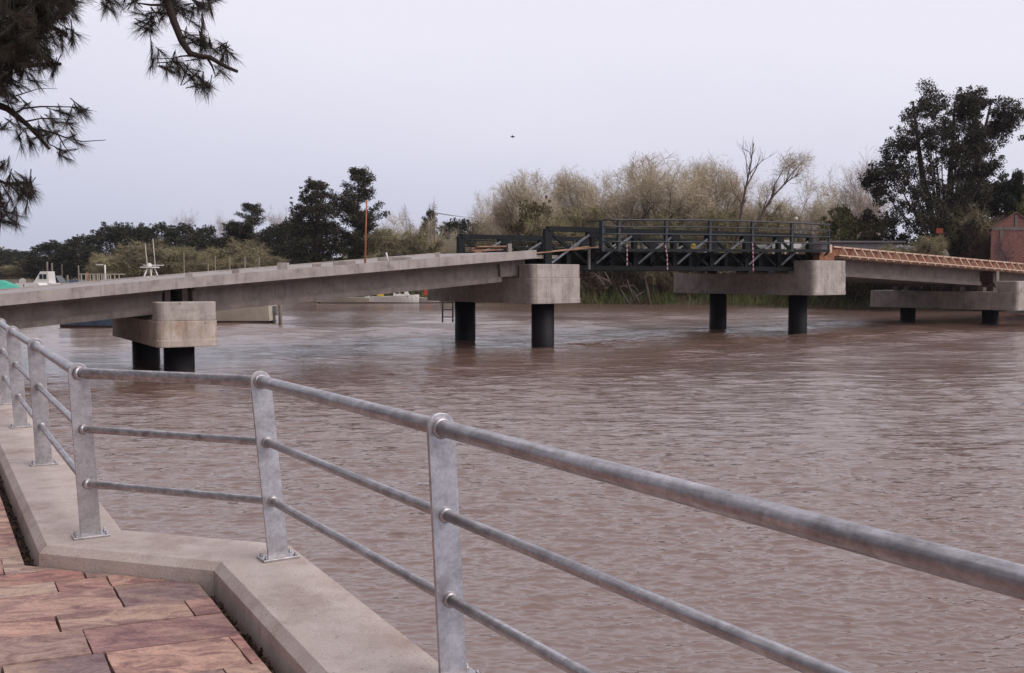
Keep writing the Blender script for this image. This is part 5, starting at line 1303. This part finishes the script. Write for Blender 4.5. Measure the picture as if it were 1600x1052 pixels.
def farwood():
    rng = np.random.RandomState(37); C = []
    for i in range(1100):
        x = rng.uniform(-230, 160); dd = max(210, shore_d(x)+55)+rng.uniform(0, 40)
        h = 7.5+2.5*math.sin(x*.05)+1.5*math.sin(x*.17); C.append((x, dd, 3+rng.rand()**.8*h, rng.uniform(1.2, 2.4)))
    v, f = leafy(C, rng, 26, .5, squash=.8)
    o = link('distant_wood', np_mesh('distant_wood', v, f, M['leaf_o'])); tag(o, 'distant low wood closing the view behind the trees', 'wood', kind='stuff')
farwood()
# fallen branches at the water's edge and leaning stems under the truss
def driftwood(pls, d, label, r=.12, name='fallen_branch'):
    mb = MB()
    for pl in pls: pts = [P(x, y, d+i*.4) for i, (x, y) in enumerate(pl)]; mb.tube(pts, [r*(1-.6*i/(len(pts)-1)) for i in range(len(pts))], 6)
    tag(mb.build(name, M['palebark']), label, 'branch', 'fallen branches at the far bank')
driftwood([[(952,440),(935,432),(912,434)],[(945,446),(930,428),(920,427)],[(954,444),(948,430),(944,424)]], 131.5, 'forked pale fallen branch just right of the second pier block')
driftwood([[(985,478),(975,462),(968,448),(990,446),(1002,462)],[(992,470),(984,450),(980,436)],[(1000,475),(990,456),(975,446),(967,448)],[(982,478),(990,465),(1008,455)]], 130.5, 'tangle of arching fallen branches below the truss middle')
driftwood([[(1016,478),(1012,455),(1009,436),(1011,420)]], 131, 'upright pale stem below the truss, left of the long pale pier cap', .2)
driftwood([[(1208,460),(1222,464),(1232,468)]], 126, 'short pale fallen branch between the piles of the third pier', .12)
driftwood([[(1560,470),(1575,476),(1600,479)],[(1570,478),(1580,474),(1596,472)]], 101, 'pale fallen branch on the shore at the right edge', .09)

# ------------------------------------------------------------ overhanging casuarina in the foreground
def casuarina():
    rng = np.random.RandomState(101); D0 = 6.3; base = V3(-4.5, 6.6, 2.0)
    root = thing('casuarina_tree', tuple(base), 'dark needle-leaved tree overhanging the top left corner, its trunk out of view', 'tree')
    mb = MB(); tp = [base, base+V3(.05,0,2), base+V3(.1,-.05,4), base+V3(.2,0,6.5), base+V3(.25,.1,9)]; mb.tube(tp, [.24,.2,.17,.12,.05], 12)
    mb.build('trunk', M['nearbark'], root)
    branches = [
     ([(-420,-500),(-100,-330),(150,-190),(240,-90),(258,0),(270,34),(284,65),(299,87),(315,88),(332,92),(352,104),(371,112)], .034, 6.1),
     ([(325,92),(331,104),(337,120)], .009, 6.1), ([(258,8),(238,10),(215,5),(205,2)], .009, 6.1), ([(236,12),(246,22),(250,36)], .006, 6.1),
     ([(299,87),(285,90),(268,90),(240,92)], .006, 6.1), ([(284,60),(295,54),(308,50),(325,60)], .006, 6.05), ([(258,0),(280,-8),(310,-6),(340,4)], .008, 6.1),
     ([(-380,-60),(-150,60),(-40,140),(0,167),(17,171),(30,184),(44,197),(60,214),(77,233)], .032, 6.4),
     ([(22,177),(35,169),(60,165),(92,167),(125,166),(140,174)], .007, 6.4), ([(40,190),(62,184),(90,186),(116,188)], .006, 6.4), ([(55,203),(80,206),(105,216),(125,222),(165,219)], .007, 6.4),
     ([(90,209),(100,228),(118,250)], .005, 6.4), ([(25,150),(35,141),(60,137),(90,139)], .004, 6.4),
     ([(-350,120),(-120,230),(-30,270),(10,290),(50,285)], .022, 6.6), ([(-20,275),(5,310),(15,345)], .010, 6.6),
     ([(-400,-120),(-150,-40),(0,10),(60,30),(105,55)], .045, 6.3), ([(-380,-40),(-150,40),(-20,90),(40,100),(95,100)], .035, 6.5), ([(-410,-300),(-150,-120),(20,-40),(90,-5),(140,-5)], .04, 6.2), ([(140,-90),(160,-30),(166,5)], .008, 6.1)]
    mb = MB(); shoots = []
    for pl, r, d in branches:
        pts = [P(x, y, d) for x, y in pl]
        # smooth a little
        for i in range(1, len(pts)-1): pts[i] = pts[i]*.8+(pts[i-1]+pts[i+1])*.1+V3(0, rng.normal(0, .03), 0)
        mb.tube(pts, [r*(1-.72*i/(len(pts)-1)) for i in range(len(pts))], 7)
    # tufts: (px, py, spread px, count, droop)
    tufts = [(310,36,12,3),(308,62,17,8),(322,66,12,5),(298,60,10,3),(351,79,12,6),(356,86,9,3),(246,80,8,3),(240,96,8,2),(270,98,14,6),(262,108,8,3),(287,112,14,6),(308,98,12,4),(315,128,14,6),(300,122,10,3),(322,134,8,3),(342,112,10,2),(222,30,12,5),(246,24,14,8),(232,44,8,3),(280,12,16,9),(308,8,14,7),(262,4,12,6),(325,-2,14,5),(164,2,12,5),(168,12,7,3),(205,0,10,5),(250,-12,25,12),(180,-14,18,8),
      (15,155,14,6),(42,160,9,2),(25,188,10,2),(2,196,10,3),(30,212,10,3),(45,216,8,3),(58,200,14,4),(64,212,12,4),(80,178,8,2),(92,170,8,2),(104,178,7,2),(128,172,8,3),(120,168,6,2),(106,196,8,2),(90,196,7,1),(112,216,9,2),(98,232,8,2),(108,236,6,1),(96,246,5,1),(84,206,8,2),(70,188,7,1),(124,220,5,1),
      (5,262,12,5),(22,290,22,11),(36,296,16,9),(46,286,9,4),(8,305,18,9),(4,325,14,5),(15,340,10,4),(22,332,8,2),(0,345,8,3),(-20,290,30,14)]
    poly = [(-60,-60),(125,-60),(116,0),(106,18),(88,28),(84,46),(66,62),(70,84),(48,96),(30,104),(14,122),(8,138),(-60,150)]
    def inside(x, y):
        c = False
        for i in range(len(poly)):
            (x1, y1), (x2, y2) = poly[i], poly[(i+1) % len(poly)]
            if (y1 > y) != (y2 > y) and x < (x2-x1)*(y-y1)/(y2-y1)+x1: c = not c
        return c
    cs = []
    while len(cs) < 1000:
        x, y = rng.uniform(-60, 125), rng.uniform(-60, 150)
        if inside(x, y) and not (0 < x < 16 and 12 < y < 40 and rng.rand() < .8): cs.append((x, y, 15, 1))
    cs += [(95,52,8,2),(108,50,6,2),(112,60,6,2),(100,62,7,2),(76,88,8,3),(84,104,5,2),(72,98,7,3),(40,118,8,2),(52,126,6,2),(24,132,7,2),(110,14,7,2)]
    cs = cs+tufts
    Bs = []; Ds = []; Ls = []; Dr = []
    for (x, y, sp, n) in cs:
        for k in range(n):
            px, py = x+rng.normal(0, sp*.45), y+rng.normal(0, sp*.38); d = 6.3+rng.normal(0, .30 if n == 1 else .1)
            c = P(px, py, d); ax = unit(np.array([rng.normal(.15, .55), rng.normal(0, .4), rng.normal(-.45, .45)])); m_ = 58
            if n > 1 and rng.rand() < .35:
                q = V3(*ax)*.05; mb.tube([c-q*1.5, c+q], [.0035, .002], 4)
            bb = np.array([c.x, c.y, c.z])+ax[None]*rng.uniform(-.05, .04, (m_, 1)); dd = ax[None]*1.0+rng.normal(0, .27, (m_, 3)); dd /= np.linalg.norm(dd, axis=1)[:, None]
            Bs.append(bb); Ds.append(dd); Ls.append(rng.uniform(.04, .105, m_)); Dr.append(rng.uniform(0, .02, m_))
    off_ = np.array([[base.x, base.y, base.z]])
    v, f = ribbons(np.concatenate(Bs)-off_, np.concatenate(Ds), np.concatenate(Ls), np.concatenate(Dr), .0021, rng)
    link('needles', np_mesh('needles', v, f, M['needle']), root)
    mb.build('branches', M['nearbark'], root)
casuarina()

# ------------------------------------------------------------ thin river haze
def haze():
    m = bpy.data.materials.new('haze'); m.use_nodes = True; t = m.node_tree; t.nodes.clear()
    v = N(t, 'ShaderNodeVolumePrincipled'); v.inputs['Color'].default_value = (.86,.87,.95,1); v.inputs['Density'].default_value = .00013; v.inputs['Anisotropy'].default_value = .2
    o = N(t, 'ShaderNodeOutputMaterial'); t.links.new(v.outputs[0], o.inputs['Volume'])
    mb = MB(); mb.box((-20, 330, 18), (4400*.6, 1760, 46)); ob = mb.build('haze', m); tag(ob, kind='stuff')
haze()
